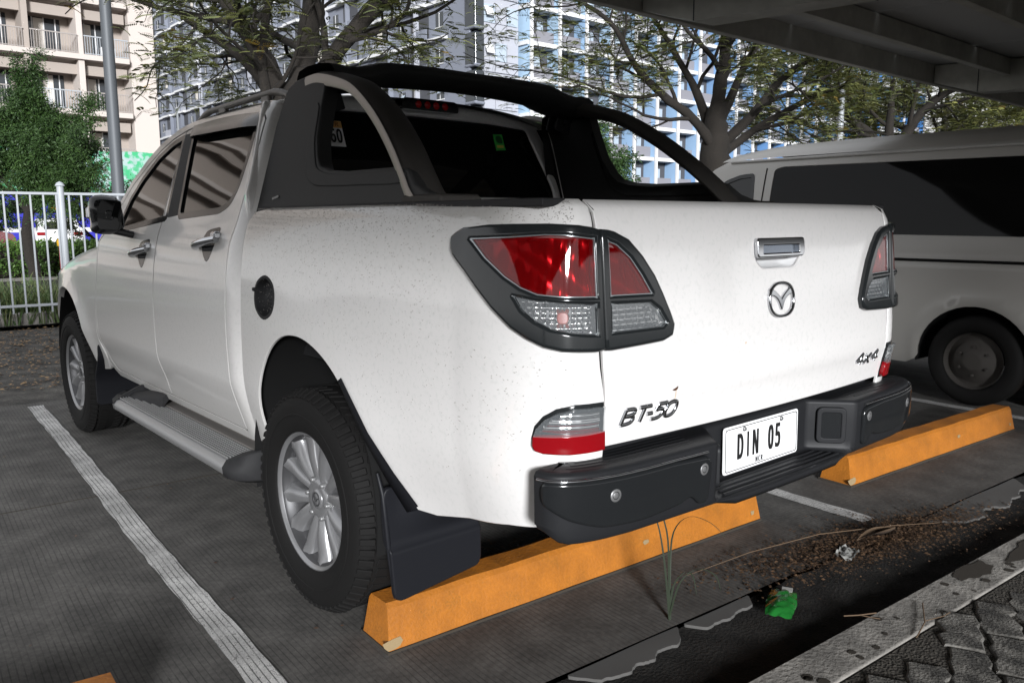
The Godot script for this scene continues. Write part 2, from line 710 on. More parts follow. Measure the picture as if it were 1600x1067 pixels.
# ---------------------------------------------------------------- the pickup's skin
var WB := pts([.45, .845, .55, .872, .64, .897, .74, .917, .88, .925, 1.02, .925, 1.16, .916, 1.26, .902, 1.33, .884, 1.37, .866, 1.39, .846, 1.398, .82])
var ZR := pts([.6, 1.175, .79, 1.196, .88, 1.208, .905, 1.213, .94, 1.2135, 1.1, 1.2, 1.3, 1.182, 1.35, 1.173, 1.38, 1.158, 1.397, 1.125])
var WC := pts([.42, .82, .5, .853, .58, .880, .66, .905, .71, .918, .74, .9205, .86, .925, 1.0, .925, 1.14, .914, 1.22, .902, 1.28, .888, 1.34, .868, 1.45, .835, 1.6, .789, 1.72, .75, 1.78, .722, 1.82, .69])
# plan of the front: half-width against z
var NOSE := pts([-4.12, .36, -4.08, .52, -4.0, .66, -3.88, .775, -3.7, .86, -3.4, .905, -3.1, .92, -2.8, .925, -2.4, .925])
# height of the wing's top edge against z
var HOOD := pts([-4.12, .93, -4.0, .98, -3.8, 1.03, -3.5, 1.085, -3.1, 1.15, -2.8, 1.19, -2.45, 1.225])
# outlines of the left rear lamp, on the bed's corner and on the tailgate
var TL := [
	pts([1.277, 1.316, 1.209, 1.322, 1.107, 1.325, .997, 1.324, .924, 1.322, .866, 1.315, .838, 1.296, .844, 1.274, .875, 1.235, .917, 1.187, .962, 1.141, 1.014, 1.099, 1.057, 1.076, 1.10, 1.06, 1.153, 1.051, 1.277, 1.046]),
	pts([-.716, 1.315, -.681, 1.308, -.640, 1.291, -.598, 1.253, -.559, 1.205, -.533, 1.160, -.508, 1.111, -.496, 1.083, -.502, 1.062, -.53, 1.053, -.613, 1.049, -.718, 1.045])]
const BED_CORNER := .86
const BED_TURN := .42


func bed(u: float, y: float) -> Vector3:
	var k := (Vector2(minf(u, BED_CORNER) - .02, y - .42).length() - .46) / .16
	var w := spl(WB, y) + .014 * exp(-k * k)
	var s := clampf((u - .2) / .66, 0, 1)
	w -= .02 * s * s
	if u <= BED_CORNER:
		return Vector3(-w, y, u)
	var th := minf((u - BED_CORNER) / BED_TURN, 1.0) * PI / 2
	var xs := .73 - .03 * clampf((1.0 - y) / .2, 0, 1)
	return Vector3(-(xs + (w - xs) * pow(maxf(cos(th), 0), .8)), y, BED_CORNER + (spl(ZR, y) - BED_CORNER) * pow(sin(th), .8) + maxf(u - BED_CORNER - BED_TURN, 0) * .001)


func gate(x: float, y: float) -> Vector3:
	return Vector3(x, y, spl(ZR, y) + .03 * (1 - (x / .73) * (x / .73)))


func cab(z: float, y: float) -> Vector3:
	var w := spl(WC, y)
	if z > -.585:
		var s := (z + .585) / .1
		w -= .05 * s * s
	# the hollow that runs up the lower door
	var g := (y - .60) / .05
	w -= .006 * exp(-g * g) * clampf((-.9 - z) / .8, 0, 1)
	return Vector3(-w, y, z)


func wing(z: float, y: float) -> Vector3:
	var w := spl(NOSE, z) * spl(WC, y) / .925
	var k := (Vector2(z + 3.22, y - .40).length() - .46) / .12
	w += .028 * exp(-k * k) * clampf((z + 4.0) / .3, 0, 1)
	var top := spl(HOOD, z)
	var t := clampf((y - (top - .10)) / .10, 0, 1.2)
	w -= .07 * t * t
	return Vector3(-w, y, z)


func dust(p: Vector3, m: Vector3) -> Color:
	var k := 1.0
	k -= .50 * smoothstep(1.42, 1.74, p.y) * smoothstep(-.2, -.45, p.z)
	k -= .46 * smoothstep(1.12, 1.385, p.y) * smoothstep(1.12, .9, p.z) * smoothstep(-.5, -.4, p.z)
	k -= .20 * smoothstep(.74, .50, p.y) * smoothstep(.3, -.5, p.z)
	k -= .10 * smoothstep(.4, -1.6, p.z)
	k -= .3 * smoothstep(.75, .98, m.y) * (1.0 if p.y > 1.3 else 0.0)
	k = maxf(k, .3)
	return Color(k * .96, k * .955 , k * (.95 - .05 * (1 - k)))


func arc_pts(c: Vector2, r: float, a0: float, a1: float, k: int) -> PackedVector2Array:
	var o := PackedVector2Array()
	for i in k + 1:
		var a := lerpf(a0, a1, float(i) / k)
		o.append(c + Vector2(cos(a), sin(a)) * r)
	return o


func pickup() -> void:
	var T := thing("pickup_truck", "dusty white double-cab pickup with black sports bar backed against the yellow wheel stop", "pickup truck")
	var W: Material = M.white
	var mb: MB

	# ---- bed sides, with the wheel arch and the open fuel filler
	var arch := pts([-.366, .505, -.345, .66, -.275, .80, -.19, .90, -.09, .955, .03, .968, .145, .945, .25, .895, .335, .825, .42, .73, .51, .63, .615, .515])
	var out := pts([-.455, .505])
	out.append_array(smooth(arch, 4, false))
	out.append_array(pts([.70, .52, .85, .555, .97, .582, 1.09, .597, 1.276, .60, 1.276, .794]))
	out.append_array(pts([1.276, 1.394, 1.1, 1.394, .6, 1.394, 0, 1.394, -.30, 1.394, -.42, 1.375, -.45, 1.34]))
	var fuel := smooth(pts([-.24, 1.147, -.182, 1.125, -.162, 1.08, -.178, 1.03, -.24, 1.005, -.302, 1.03, -.32, 1.075, -.302, 1.123]), 4)
	mb = MB.new()
	var grow0 := func(p: PackedVector2Array, d: float) -> PackedVector2Array:
		return Geometry2D.offset_polygon(p, d, Geometry2D.JOIN_MITER)[0]
	var lc: PackedVector2Array = grow0.call(TL[0], -.018)
	for i in lc.size():
		if lc[i].x > 1.24: lc[i].x = 1.30
	var lamp_cut: Array = [lc]
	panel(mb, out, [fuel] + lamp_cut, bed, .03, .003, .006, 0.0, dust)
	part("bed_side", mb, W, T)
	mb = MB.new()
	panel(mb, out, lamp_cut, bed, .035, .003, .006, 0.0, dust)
	part("bed_side", mb.mirrored(), W, T)
	# filler bowl
	mb = MB.new()
	var rows := []
	for k in [[1.0, .005], [.98, .03], [.95, .062], [.5, .07], [.06, .07]]:
		var row := PackedVector3Array()
		for p in fuel:
			var q: Vector2 = Vector2(-.241, 1.076) + (p - Vector2(-.241, 1.076)) * k[0]
			row.append(bed(q.x, q.y) + Vector3(k[1], 0, 0))
		rows.append(row)
	mb.grid(rows, 1.0, false, true)
	var fb := part("fuel_filler", mb, M.black_plastic, T)
	mb = MB.new()
	panel(mb, grow0.call(fuel, .0065), [grow0.call(fuel, -.003)], bed, .02, .001, .02, .0016)
	part("filler_rim", mb, M.black_plastic, fb)
	mb = MB.new()
	mb.lathe(pts([.0, .03, .026, .03, .032, .022, .032, 0]), 18, Transform3D(Basis(Vector3.FORWARD, -PI / 2).rotated(Vector3.RIGHT, 0), Vector3(-.872, 1.06, -.235)))
	mb.box(Vector3(-.900, 1.06, -.235), Vector3(.016, .014, .055), Basis.IDENTITY, .003)
	part("filler_cap", mb, M.black_plastic, fb)
	mb = MB.new()
	mb.box(Vector3(-.915, 1.10, -.322), Vector3(.03, .014, .02), Basis.IDENTITY, .003)
	part("flap_hinge", mb, M.black_plastic, fb)

	# flecks of dirt, thickest under the rail
	var fl := MB.new()
	for i in 4200:
		var u := rng.randf_range(-.44, 1.2)
		var y := 1.388 - pow(rng.randf(), 3.2) * .6
		if i % 14 == 0: y = rng.randf_range(.62, 1.38)
		if (Vector2(u, y) - Vector2(.02, .42)).length() < .60 or (u > .80 and y < 1.335 and y > 1.03): continue
		var l := rng.randf_range(.0010, .0042)
		var w := rng.randf_range(.0004, .0011)
		var ang := rng.randf_range(-.9, .9)
		var A := Vector2(cos(ang), sin(ang)) * l
		var Bv := Vector2(-sin(ang), cos(ang)) * w
		var c := Vector2(u, y)
		var pp := []
		for q in [c - A, c - Bv, c + A, c + Bv]:
			pp.append(bed(q.x, q.y) + Vector3(-.0008, .0002, .0004))
		fl.tri(pp[0], pp[1], pp[2], Vector3.LEFT, Vector3.LEFT, Vector3.LEFT)
		fl.tri(pp[0], pp[2], pp[3], Vector3.LEFT, Vector3.LEFT, Vector3.LEFT)
	part("dirt_flecks", fl, M.dirt, T).set_meta("kind", "stuff")

	# ---- tailgate
	var tg := pts([-.719, 1.393, -.719, 1.0, -.714, .9, -.699, .80, .699, .80, .714, .9, .719, 1.0, .719, 1.393])
	var scoop := rounded(pts([-.122, 1.292, -.122, 1.235, -.085, 1.205, .085, 1.205, .122, 1.235, .122, 1.292]), .02)
	mb = MB.new()
	var cutR: PackedVector2Array = grow0.call(TL[1], -.016)
	for i in cutR.size():
		if cutR[i].x < -.68: cutR[i].x = -.74
	var cutL := PackedVector2Array()
	for q in cutR:
		cutL.append(Vector2(-q.x, q.y))
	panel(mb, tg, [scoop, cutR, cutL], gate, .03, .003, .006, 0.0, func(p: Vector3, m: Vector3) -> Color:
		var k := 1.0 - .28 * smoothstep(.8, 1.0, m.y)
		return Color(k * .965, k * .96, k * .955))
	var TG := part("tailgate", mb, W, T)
	# hollow behind the handle
	mb = MB.new()
	rows = []
	for k in [[1.02, .002], [.96, -.012], [.80, -.034], [.4, -.038], [.02, -.038]]:
		var row := PackedVector3Array()
		for p in scoop:
			var q: Vector2 = Vector2(0, 1.25) + (p - Vector2(0, 1.25)) * k[0]
			row.append(gate(q.x, q.y) + Vector3(0, 0, k[1]))
		rows.append(row)
	mb.grid(rows, 1.0, false, true)
	part("handle_recess", mb, M.white_plain, TG)
	mb = MB.new()
	panel(mb, rounded(pts([-.118, 1.241, .112, 1.241, .122, 1.252, .120, 1.289, -.118, 1.289]), .008), [rounded(pts([-.098, 1.246, .098, 1.246, .096, 1.275, -.096, 1.275]), .006)], gate, .02, .004, .03, .014)
	var hd := part("handle", mb, M.chrome, TG)
	mb = MB.new()
	panel(mb, pts([-.104, 1.242, .104, 1.242, .102, 1.28, -.102, 1.28]), [], gate, .03, .001, .004, .002)
	part("finger_pad", mb, M.chrome_satin, hd)
	# rust chip and its run
	mb = MB.new()
	panel(mb, smooth(pts([-.487, .914, -.476, .918, -.466, .922, -.468, .914, -.477, .911]), 3), [], gate, .01, 0, 0, .0012)
	part("rust_chip", mb, M.rust, TG)
	mb = MB.new()
	panel(mb, smooth(pts([-.474, .912, -.471, .912, -.4705, .885, -.4735, .885]), 2), [], gate, .01, 0, 0, .0008)
	panel(mb, smooth(pts([-.181, 1.006, -.176, 1.01, -.172, 1.006, -.178, 1.003]), 3), [], gate, .01, 0, 0, .0008)
	part("rust_run", mb, M.rust_pale, TG)
	emblem(Vector2(0, 1.116), TG)
	badges(TG)

	# ---- lamps
	tail_lamps(T)

	# ---- cab: side frames, doors, glass
	var doorF := pts([-1.511, .508, -2.42, .508, -2.50, .56, -2.545, .66, -2.52, .85, -2.465, 1.06, -2.45, 1.235, -2.33, 1.30, -2.20, 1.42, -2.06, 1.533, -1.90, 1.62, -1.74, 1.69, -1.60, 1.735, -1.447, 1.763])
	var doorR := pts([-.612, .508, -1.509, .508, -1.445, 1.764, -1.25, 1.778, -1.0, 1.782, -.70, 1.77, -.585, 1.755, -.562, 1.735, -.56, 1.60, -.585, 1.34, -.606, 1.25, -.608, .80])
	var winF := rounded(pts([-1.415, 1.356, -2.16, 1.292, -2.05, 1.455, -1.93, 1.553, -1.75, 1.655, -1.58, 1.712, -1.452, 1.735]), .02)
	var winR := rounded(pts([-1.262, 1.362, -.79, 1.384, -.70, 1.412, -.655, 1.475, -.63, 1.60, -.622, 1.742, -1.0, 1.752, -1.335, 1.745]), .03)
	var cabo := pts([-.487, .47, -2.44, .47, -2.50, .50, -2.56, .56, -2.58, .66, -2.53, .86, -2.475, 1.06, -2.47, 1.23, -2.40, 1.29, -2.24, 1.432, -2.09, 1.557, -1.93, 1.65, -1.76, 1.725, -1.58, 1.778, -1.45, 1.80, -1.2, 1.812, -.9, 1.815, -.60, 1.81, -.51, 1.80, -.487, 1.7])
	mb = MB.new()
	var grow := func(p: PackedVector2Array, d: float) -> PackedVector2Array:
		return Geometry2D.offset_polygon(p, d, Geometry2D.JOIN_MITER)[0]
	var opening: PackedVector2Array = Geometry2D.merge_polygons(grow.call(doorF, .003), grow.call(doorR, .003))[0]
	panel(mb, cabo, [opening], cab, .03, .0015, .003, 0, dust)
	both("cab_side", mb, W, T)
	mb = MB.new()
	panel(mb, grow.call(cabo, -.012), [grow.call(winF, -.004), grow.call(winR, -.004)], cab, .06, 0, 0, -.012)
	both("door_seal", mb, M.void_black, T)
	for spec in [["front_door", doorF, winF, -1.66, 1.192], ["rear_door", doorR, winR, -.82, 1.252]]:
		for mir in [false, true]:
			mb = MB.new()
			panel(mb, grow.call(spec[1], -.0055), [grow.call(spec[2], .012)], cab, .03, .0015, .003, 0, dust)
			var d := part(spec[0], mb.mirrored() if mir else mb, W, T)
			mb = MB.new()      # rubber and black trim round the glass
			panel(mb, grow.call(spec[2], .011), [grow.call(spec[2], -.014)], cab, .04, .002, .02, .001)
			part("window_trim", mb.mirrored() if mir else mb, M.black_gloss, d)
			mb = MB.new()
			panel(mb, grow.call(spec[2], -.012), [], cab, .05, 0, .0, -.008)
			part("window", mb.mirrored() if mir else mb, M.tint, d)
			# pull handle: a cup and a bar
			var hz: float = spec[3]
			var hy: float = spec[4]
			mb = MB.new()
			var cup := smooth(pts([hz - .07, hy - .01, hz - .05, hy + .045, hz + .03, hy + .062, hz + .09, hy + .06, hz + .06, hy - .005, hz + .02, hy - .06, hz - .02, hy - .065]), 4)
			panel(mb, cup, [], cab, .02, .002, .004, .0008)
			var h := part("handle", mb.mirrored() if mir else mb, M.black_gloss, d)
			mb = MB.new()
			var path := PackedVector3Array()
			var rad := PackedFloat32Array()
			for i in 9:
				var w := i / 8.0
				path.append(cab(hz - .105 + .21 * w, hy - .014 + .036 * w) + Vector3(-.014 - .026 * sin(PI * w), 0, 0))
				rad.append(.018 + .004 * sin(PI * w))
			mb.tube(path, rad, 10, true, .75)
			mb.box(cab(hz + .085, hy + .036) + Vector3(-.012, 0, 0), Vector3(.03, .03, .05), Basis.IDENTITY, .008)
			part("handle_bar", mb.mirrored() if mir else mb, M.chrome, h)
	# centre pillars, blacked out
	mb = MB.new()
	panel(mb, pts([-1.40, 1.36, -1.275, 1.37, -1.345, 1.742, -1.44, 1.742]), [], cab, .05, .001, .004, .0012)
	both("centre_pillar", mb, M.black_plastic, T)
	# wind deflector over the rear side window
	mb = MB.new()
	rows = []
	for i in 13:
		var w := i / 12.0
		var row := PackedVector3Array()
		var z := lerpf(-1.37, -.60, w)
		var top := 1.777 - .012 * w + .012 * sin(PI * w)
		var bot := top - .055 - .012 * sin(PI * w)
		for j in 6:
			var y := lerpf(top, bot, j / 5.0)
			row.append(cab(z, y) + Vector3(-.004 - .028 * sin(j / 5.0 * 1.6) * minf(1, minf(w, 1 - w) * 9), 0, 0))
		rows.append(row)
	mb.grid(rows, 1.0)
	both("wind_deflector", mb, M.visor, T)
	# roof
	mb = MB.new()
	rows = []
	for i in 25:
		var z := lerpf(-.487, -1.80, i / 24.0)
		var row := PackedVector3Array()
		for j in 29:
			var s := j / 14.0 - 1.0
			var edge_y := 1.80
			var hw := .705
			if z < -1.40:
				var k := (-1.40 - z) / .4
				edge_y -= .085 * k * k + .03 * k
				hw = -cab(z, edge_y).x
			else:
				edge_y = 1.80 + .012 * sin((z + .5) / -.9 * PI)
			row.append(Vector3(s * hw, edge_y + .07 * (1 - pow(absf(s), 2.6)) - .012 * smoothstep(-.60, -.487, z), z))
		rows.append(row)
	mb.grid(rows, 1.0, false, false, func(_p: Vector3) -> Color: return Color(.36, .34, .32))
	part("roof", mb, W, T)
	# rear wall of the cab and its window
	var back := func(x: float, y: float) -> Vector3:
		return Vector3(x, y, -.487 - .10 * smoothstep(1.40, 1.86, y) - .03 * pow(absf(x) / .80, 4))
	var rw := func(y: float) -> float: return .838 - .34 * maxf(0, y - 1.45)
	var ro := PackedVector2Array()
	for y in [.55, 1.3, 1.45, 1.6, 1.75, 1.80]:
		ro.append(Vector2(-rw.call(y), y))
	for i in 13:
		var s := i / 6.0 - 1.0
		ro.append(Vector2(s * .69, 1.80 + .062 * (1 - pow(absf(s), 2.6))))
	for y in [1.80, 1.75, 1.6, 1.45, 1.3, .55]:
		ro.append(Vector2(rw.call(y), y))
	var rg := rounded(pts([-.765, 1.44, .765, 1.44, .755, 1.50, .635, 1.795, .40, 1.808, 0, 1.812, -.40, 1.808, -.635, 1.795, -.755, 1.50]), .03)
	mb = MB.new()
	panel(mb, ro, [rg], back, .04, .012, .02, 0)
	part("cab_back", mb, W, T)
	mb = MB.new()
	panel(mb, rg, [], back, .06, 0, .0, -.012)
	var rwin := part("rear_window", mb, M.tint, T)
	mb = MB.new()
	panel(mb, rg, [grow.call(rg, -.016)], back, .05, 0, 0, -.010)
	part("window_seal", mb, M.rubber, rwin)
	stickers(rwin, back)
	# high brake lamp
	mb = MB.new()
	var cl := rounded(pts([-.155, -.024, .155, -.024, .14, .024, -.14, .024]), .018)
	mb.prism(cl, .06, Transform3D(Basis.IDENTITY, Vector3(0, 1.842, -.515)), .01)
	var bl := part("high_brake_lamp", mb, M.black_gloss, T)
	for i in 4:
		mb = MB.new()
		mb.lathe(pts([0, .006, .010, .005, .016, 0]), 14, Transform3D(Basis(Vector3.RIGHT, PI / 2), Vector3(-.065 + .047 * i, 1.842, -.514)))
		part("lamp_lens", mb, M.brake_red, bl)
	# roof rails
	mb = MB.new()
	var rail := PackedVector3Array()
	for i in 15:
		var w := i / 14.0
		rail.append(Vector3(-.672, 1.808 + .030 * minf(1, sin(PI * w) * 3.0) + .012 * w, lerpf(-1.44, -.50, w)))
	mb.tube(rail, .014, 8, true, 1.0)
	for z in [-1.15, -.70]:
		mb.box(Vector3(-.672, 1.826, z), Vector3(.024, .04, .08), Basis.IDENTITY, .01)
	both("roof_rail", mb, M.rail, T)
	# aerial
	mb = MB.new()
	mb.tube(PackedVector3Array([Vector3(-.1, 1.86, -1.5), Vector3(-.1, 1.93, -1.46), Vector3(-.1, 2.0, -1.42)]), .006, 6)
	part("aerial", mb, M.rubber, T)

	# ---- front end
	front_end(T, W)
	# ---- mirrors
	mb = MB.new()
	rows = []
	for k in [[0.0, .2], [.012, .75], [.05, 1.0], [.10, .95], [.15, .72], [.18, .35], [.19, .05]]:
		var row := PackedVector3Array()
		for p in smooth(pts([-.115, -.075, .10, -.085, .12, -.03, .115, .085, -.06, .09, -.118, .04]), 4):
			row.append(Vector3(-1.005 - p.x * k[1] * .58, 1.372 + p.y * k[1] * 1.02, -1.80 - k[0] * .95))
		rows.append(row)
	mb.grid(rows, 1.0, false, true)
	mb.box(Vector3(-.925, 1.285, -1.87), Vector3(.20, .035, .07), Basis(Vector3.BACK, -.25), .012)
	for mir in [false, true]:
		var mi := part("wing_mirror", mb.mirrored() if mir else mb, M.black_gloss, T)
		var m2 := MB.new()
		m2.prism(rounded(pts([-.055, -.065, .05, -.07, .058, .07, -.03, .075, -.056, .03]), .015), .006, Transform3D(Basis.IDENTITY, Vector3(-1.005, 1.372, -1.801)))
		part("mirror_glass", m2.mirrored() if mir else m2, M.tint, mi)
		m2 = MB.new()
		m2.box(Vector3(-1.045, 1.385, -1.945), Vector3(.06, .08, .05), Basis.IDENTITY, .02)
		part("mirror_cap", m2.mirrored() if mir else m2, M.chrome, mi)

	bumper(T)
	sports_bar(T)
	running_gear(T)


func emblem(at: Vector2, TG: Node) -> void:
	var mb := MB.new()
	var path := PackedVector3Array()
	var N := 40
	var rows := []
	for i in N:
		var a := TAU * i / N
		var sq := 1.0 / pow(pow(absf(cos(a)), 2.4) + pow(absf(sin(a)), 2.4), 1 / 2.4)
		var d := Vector2(cos(a) * .062, sin(a) * .048) * sq
		var row := PackedVector3Array()
		for k in 7:
			var b := TAU * k / 7
			var q := at + d * (1.0 + cos(b) * .095)
			row.append(gate(q.x, q.y) + Vector3(0, 0, .006 + sin(b) * .006))
		rows.append(row)
	mb.grid(rows, 1.0, true, true)
	# the gull-wing stroke in the ring
	for s in [-1.0, 1.0]:
		var w := smooth(pts([0, -.028, s * .010, -.010, s * .022, .004, s * .040, .013, s * .058, .017, s * .056, .031, s * .036, .024, s * .016, .012, 0, -.004]), 3)
		var o := PackedVector2Array()
		for p in w:
			o.append(p + at)
		panel(mb, o, [], gate, .012, .003, .006, .008)
	part("emblem", mb, M.chrome, TG)


func strokes(mb: MB, lines: Array, at: Vector2, w: float, h: float, slant: float, rad: float) -> void:
	for l in lines:
		var p := PackedVector3Array()
		var src := pts(l)
		for q in (smooth(src, 4, false) if src.size() > 3 else dense(src, .25)):
			if src.size() <= 3 and p.size() > 0 and q == src[0]: break
			var g := gate(at.x + q.x * w + q.y * h * slant, at.y + q.y * h)
			p.append(g + Vector3(0, 0, .002))
		if src.size() <= 3:
			var z := src[src.size() - 1]
			p = PackedVector3Array()
			for i in 6:
				var q := src[0].lerp(z, i / 5.0)
				p.append(gate(at.x + q.x * w + q.y * h * slant, at.y + q.y * h) + Vector3(0, 0, .002))
		mb.tube(p, rad, 8, true, .8, Vector3.BACK)


func badges(TG: Node) -> void:
	var B := [[0, 0, 0, 1], [0, 1, .3, 1, .62, .97, .78, .84, .74, .66, .5, .56, .1, .54], [.3, .54, .7, .50, .86, .32, .74, .08, .4, 0, 0, 0]]
	var T7 := [[.45, 0, .45, 1], [0, 1, .95, 1]]
	var D := [[.0, .45, .45, .45]]
	var F := [[.95, 1, .25, 1], [.25, 1, .16, .58], [.16, .58, .4, .64, .68, .62, .84, .46, .82, .22, .62, .05, .3, .0, 0, .02]]
	var O := [[.5, 1, .22, .92, .08, .7, .06, .35, .2, .07, .46, 0, .74, .08, .9, .32, .92, .66, .8, .92, .5, 1]]
	var x := -.662
	var k := 0
	for L in [B, T7, D, F, O]:
		var mb := MB.new()
		strokes(mb, L, Vector2(x, .846), .044, .037, .42, .0062)
		part("badge_letter", mb, M.chrome, TG)
		x += [.046, .036, .022, .044, .04][k]
		k += 1
	var four := [[.62, 0, .62, 1], [.62, 1, 0, .3], [0, .3, .95, .3]]
	var ex := [[0, 0, .8, .8], [0, .8, .8, 0]]
	var x2 := .480
	k = 0
	for L in [four, ex, four]:
		var mb := MB.new()
		strokes(mb, L, Vector2(x2, .863), .052, .036, .45, .0056)
		part("badge_letter", mb, M.chrome, TG)
		x2 += [.062, .056, .05][k]
		k += 1


func stickers(win: Node, back: Callable) -> void:
	var mb := MB.new()
	panel(mb, pts([-.575, 1.648, -.402, 1.648, -.408, 1.752, -.570, 1.752]), [], back, .04, 0, 0, -.008)
	var st := part("number_sticker", mb, M.sticker_white, win)
	mb = MB.new()
	panel(mb, pts([-.572, 1.724, -.4062, 1.724, -.4085, 1.7515, -.5705, 1.7515]), [], back, .04, 0, 0, -.0075)
	part("sticker_band", mb, M.sticker_orange, st)
	lettering("sticker_lettering", "7960", st, 60, .058, .72, func(q: Vector2) -> Vector3: return back.call(-.527 + q.x, 1.660 + q.y) + Vector3(0, 0, .0055 + .012 - .0205), M.print_black, .112)
	lettering("sticker_lettering", "STICKER", st, 50, .019, 1.0, func(q: Vector2) -> Vector3: return back.call(-.553 + q.x, 1.7285 + q.y) + Vector3(0, 0, -.0022), M.print_brown, .13)
	mb = MB.new()
	panel(mb, pts([.409, 1.675, .470, 1.680, .462, 1.755, .404, 1.752]), [], back, .04, 0, 0, -.008)
	var g := part("green_sticker", mb, M.sticker_green, win)
	mb = MB.new()
	panel(mb, smooth(pts([.422, 1.715, .455, 1.712, .452, 1.742, .420, 1.742]), 3), [], back, .02, 0, 0, -.0072)
	part("sticker_print", mb, M.print_dark_green, g)
	mb = MB.new()
	panel(mb, pts([.418, 1.688, .460, 1.69, .459, 1.703, .417, 1.701]), [], back, .04, 0, 0, -.0072)
	part("sticker_print", mb, M.print_yellow, g)


# flat lettering laid on a surface: at(position along the line, height above its foot)
func lettering(called: String, text: String, parent: Node, size: int, height: float, squeeze: float, at: Callable, m: Material, width := 0.0, weight := 700, mono := false) -> void:
	var f := SystemFont.new()
	f.font_names = PackedStringArray(["Droid Sans Mono" if mono else "Droid Sans"])
	f.font_weight = weight
	var tm := TextMesh.new()
	tm.text = text
	tm.font = f
	tm.font_size = size
	tm.pixel_size = .01
	tm.depth = 0.0
	tm.curve_step = 2.0
	var a := tm.get_mesh_arrays()
	var V: PackedVector3Array = a[Mesh.ARRAY_VERTEX]
	if V.is_empty():
		return
	var lo := V[0]
	var hi := V[0]
	for p in V:
		lo = lo.min(p)
		hi = hi.max(p)
	var k := height / (hi.y - lo.y)
	var kx := width / (hi.x - lo.x) if width > 0 else k * squeeze
	var mb := MB.new()
	var ix: PackedInt32Array = a[Mesh.ARRAY_INDEX] if a[Mesh.ARRAY_INDEX] != null else PackedInt32Array(range(V.size()))
	for i in range(0, ix.size(), 3):
		var p := []
		for j in 3:
			var q := V[ix[i + j]]
			p.append(at.call(Vector2((q.x - lo.x) * kx, (q.y - lo.y) * k)))
		var m0: Vector3 = (p[1] - p[0]).cross(p[2] - p[0])
		if m0.length() < 1e-14:
			continue
		m0 = m0.normalized()
		if m0.z < 0: m0 = -m0
		mb.tri(p[0], p[1], p[2], m0, m0, m0)
	part(called, mb, m, parent)


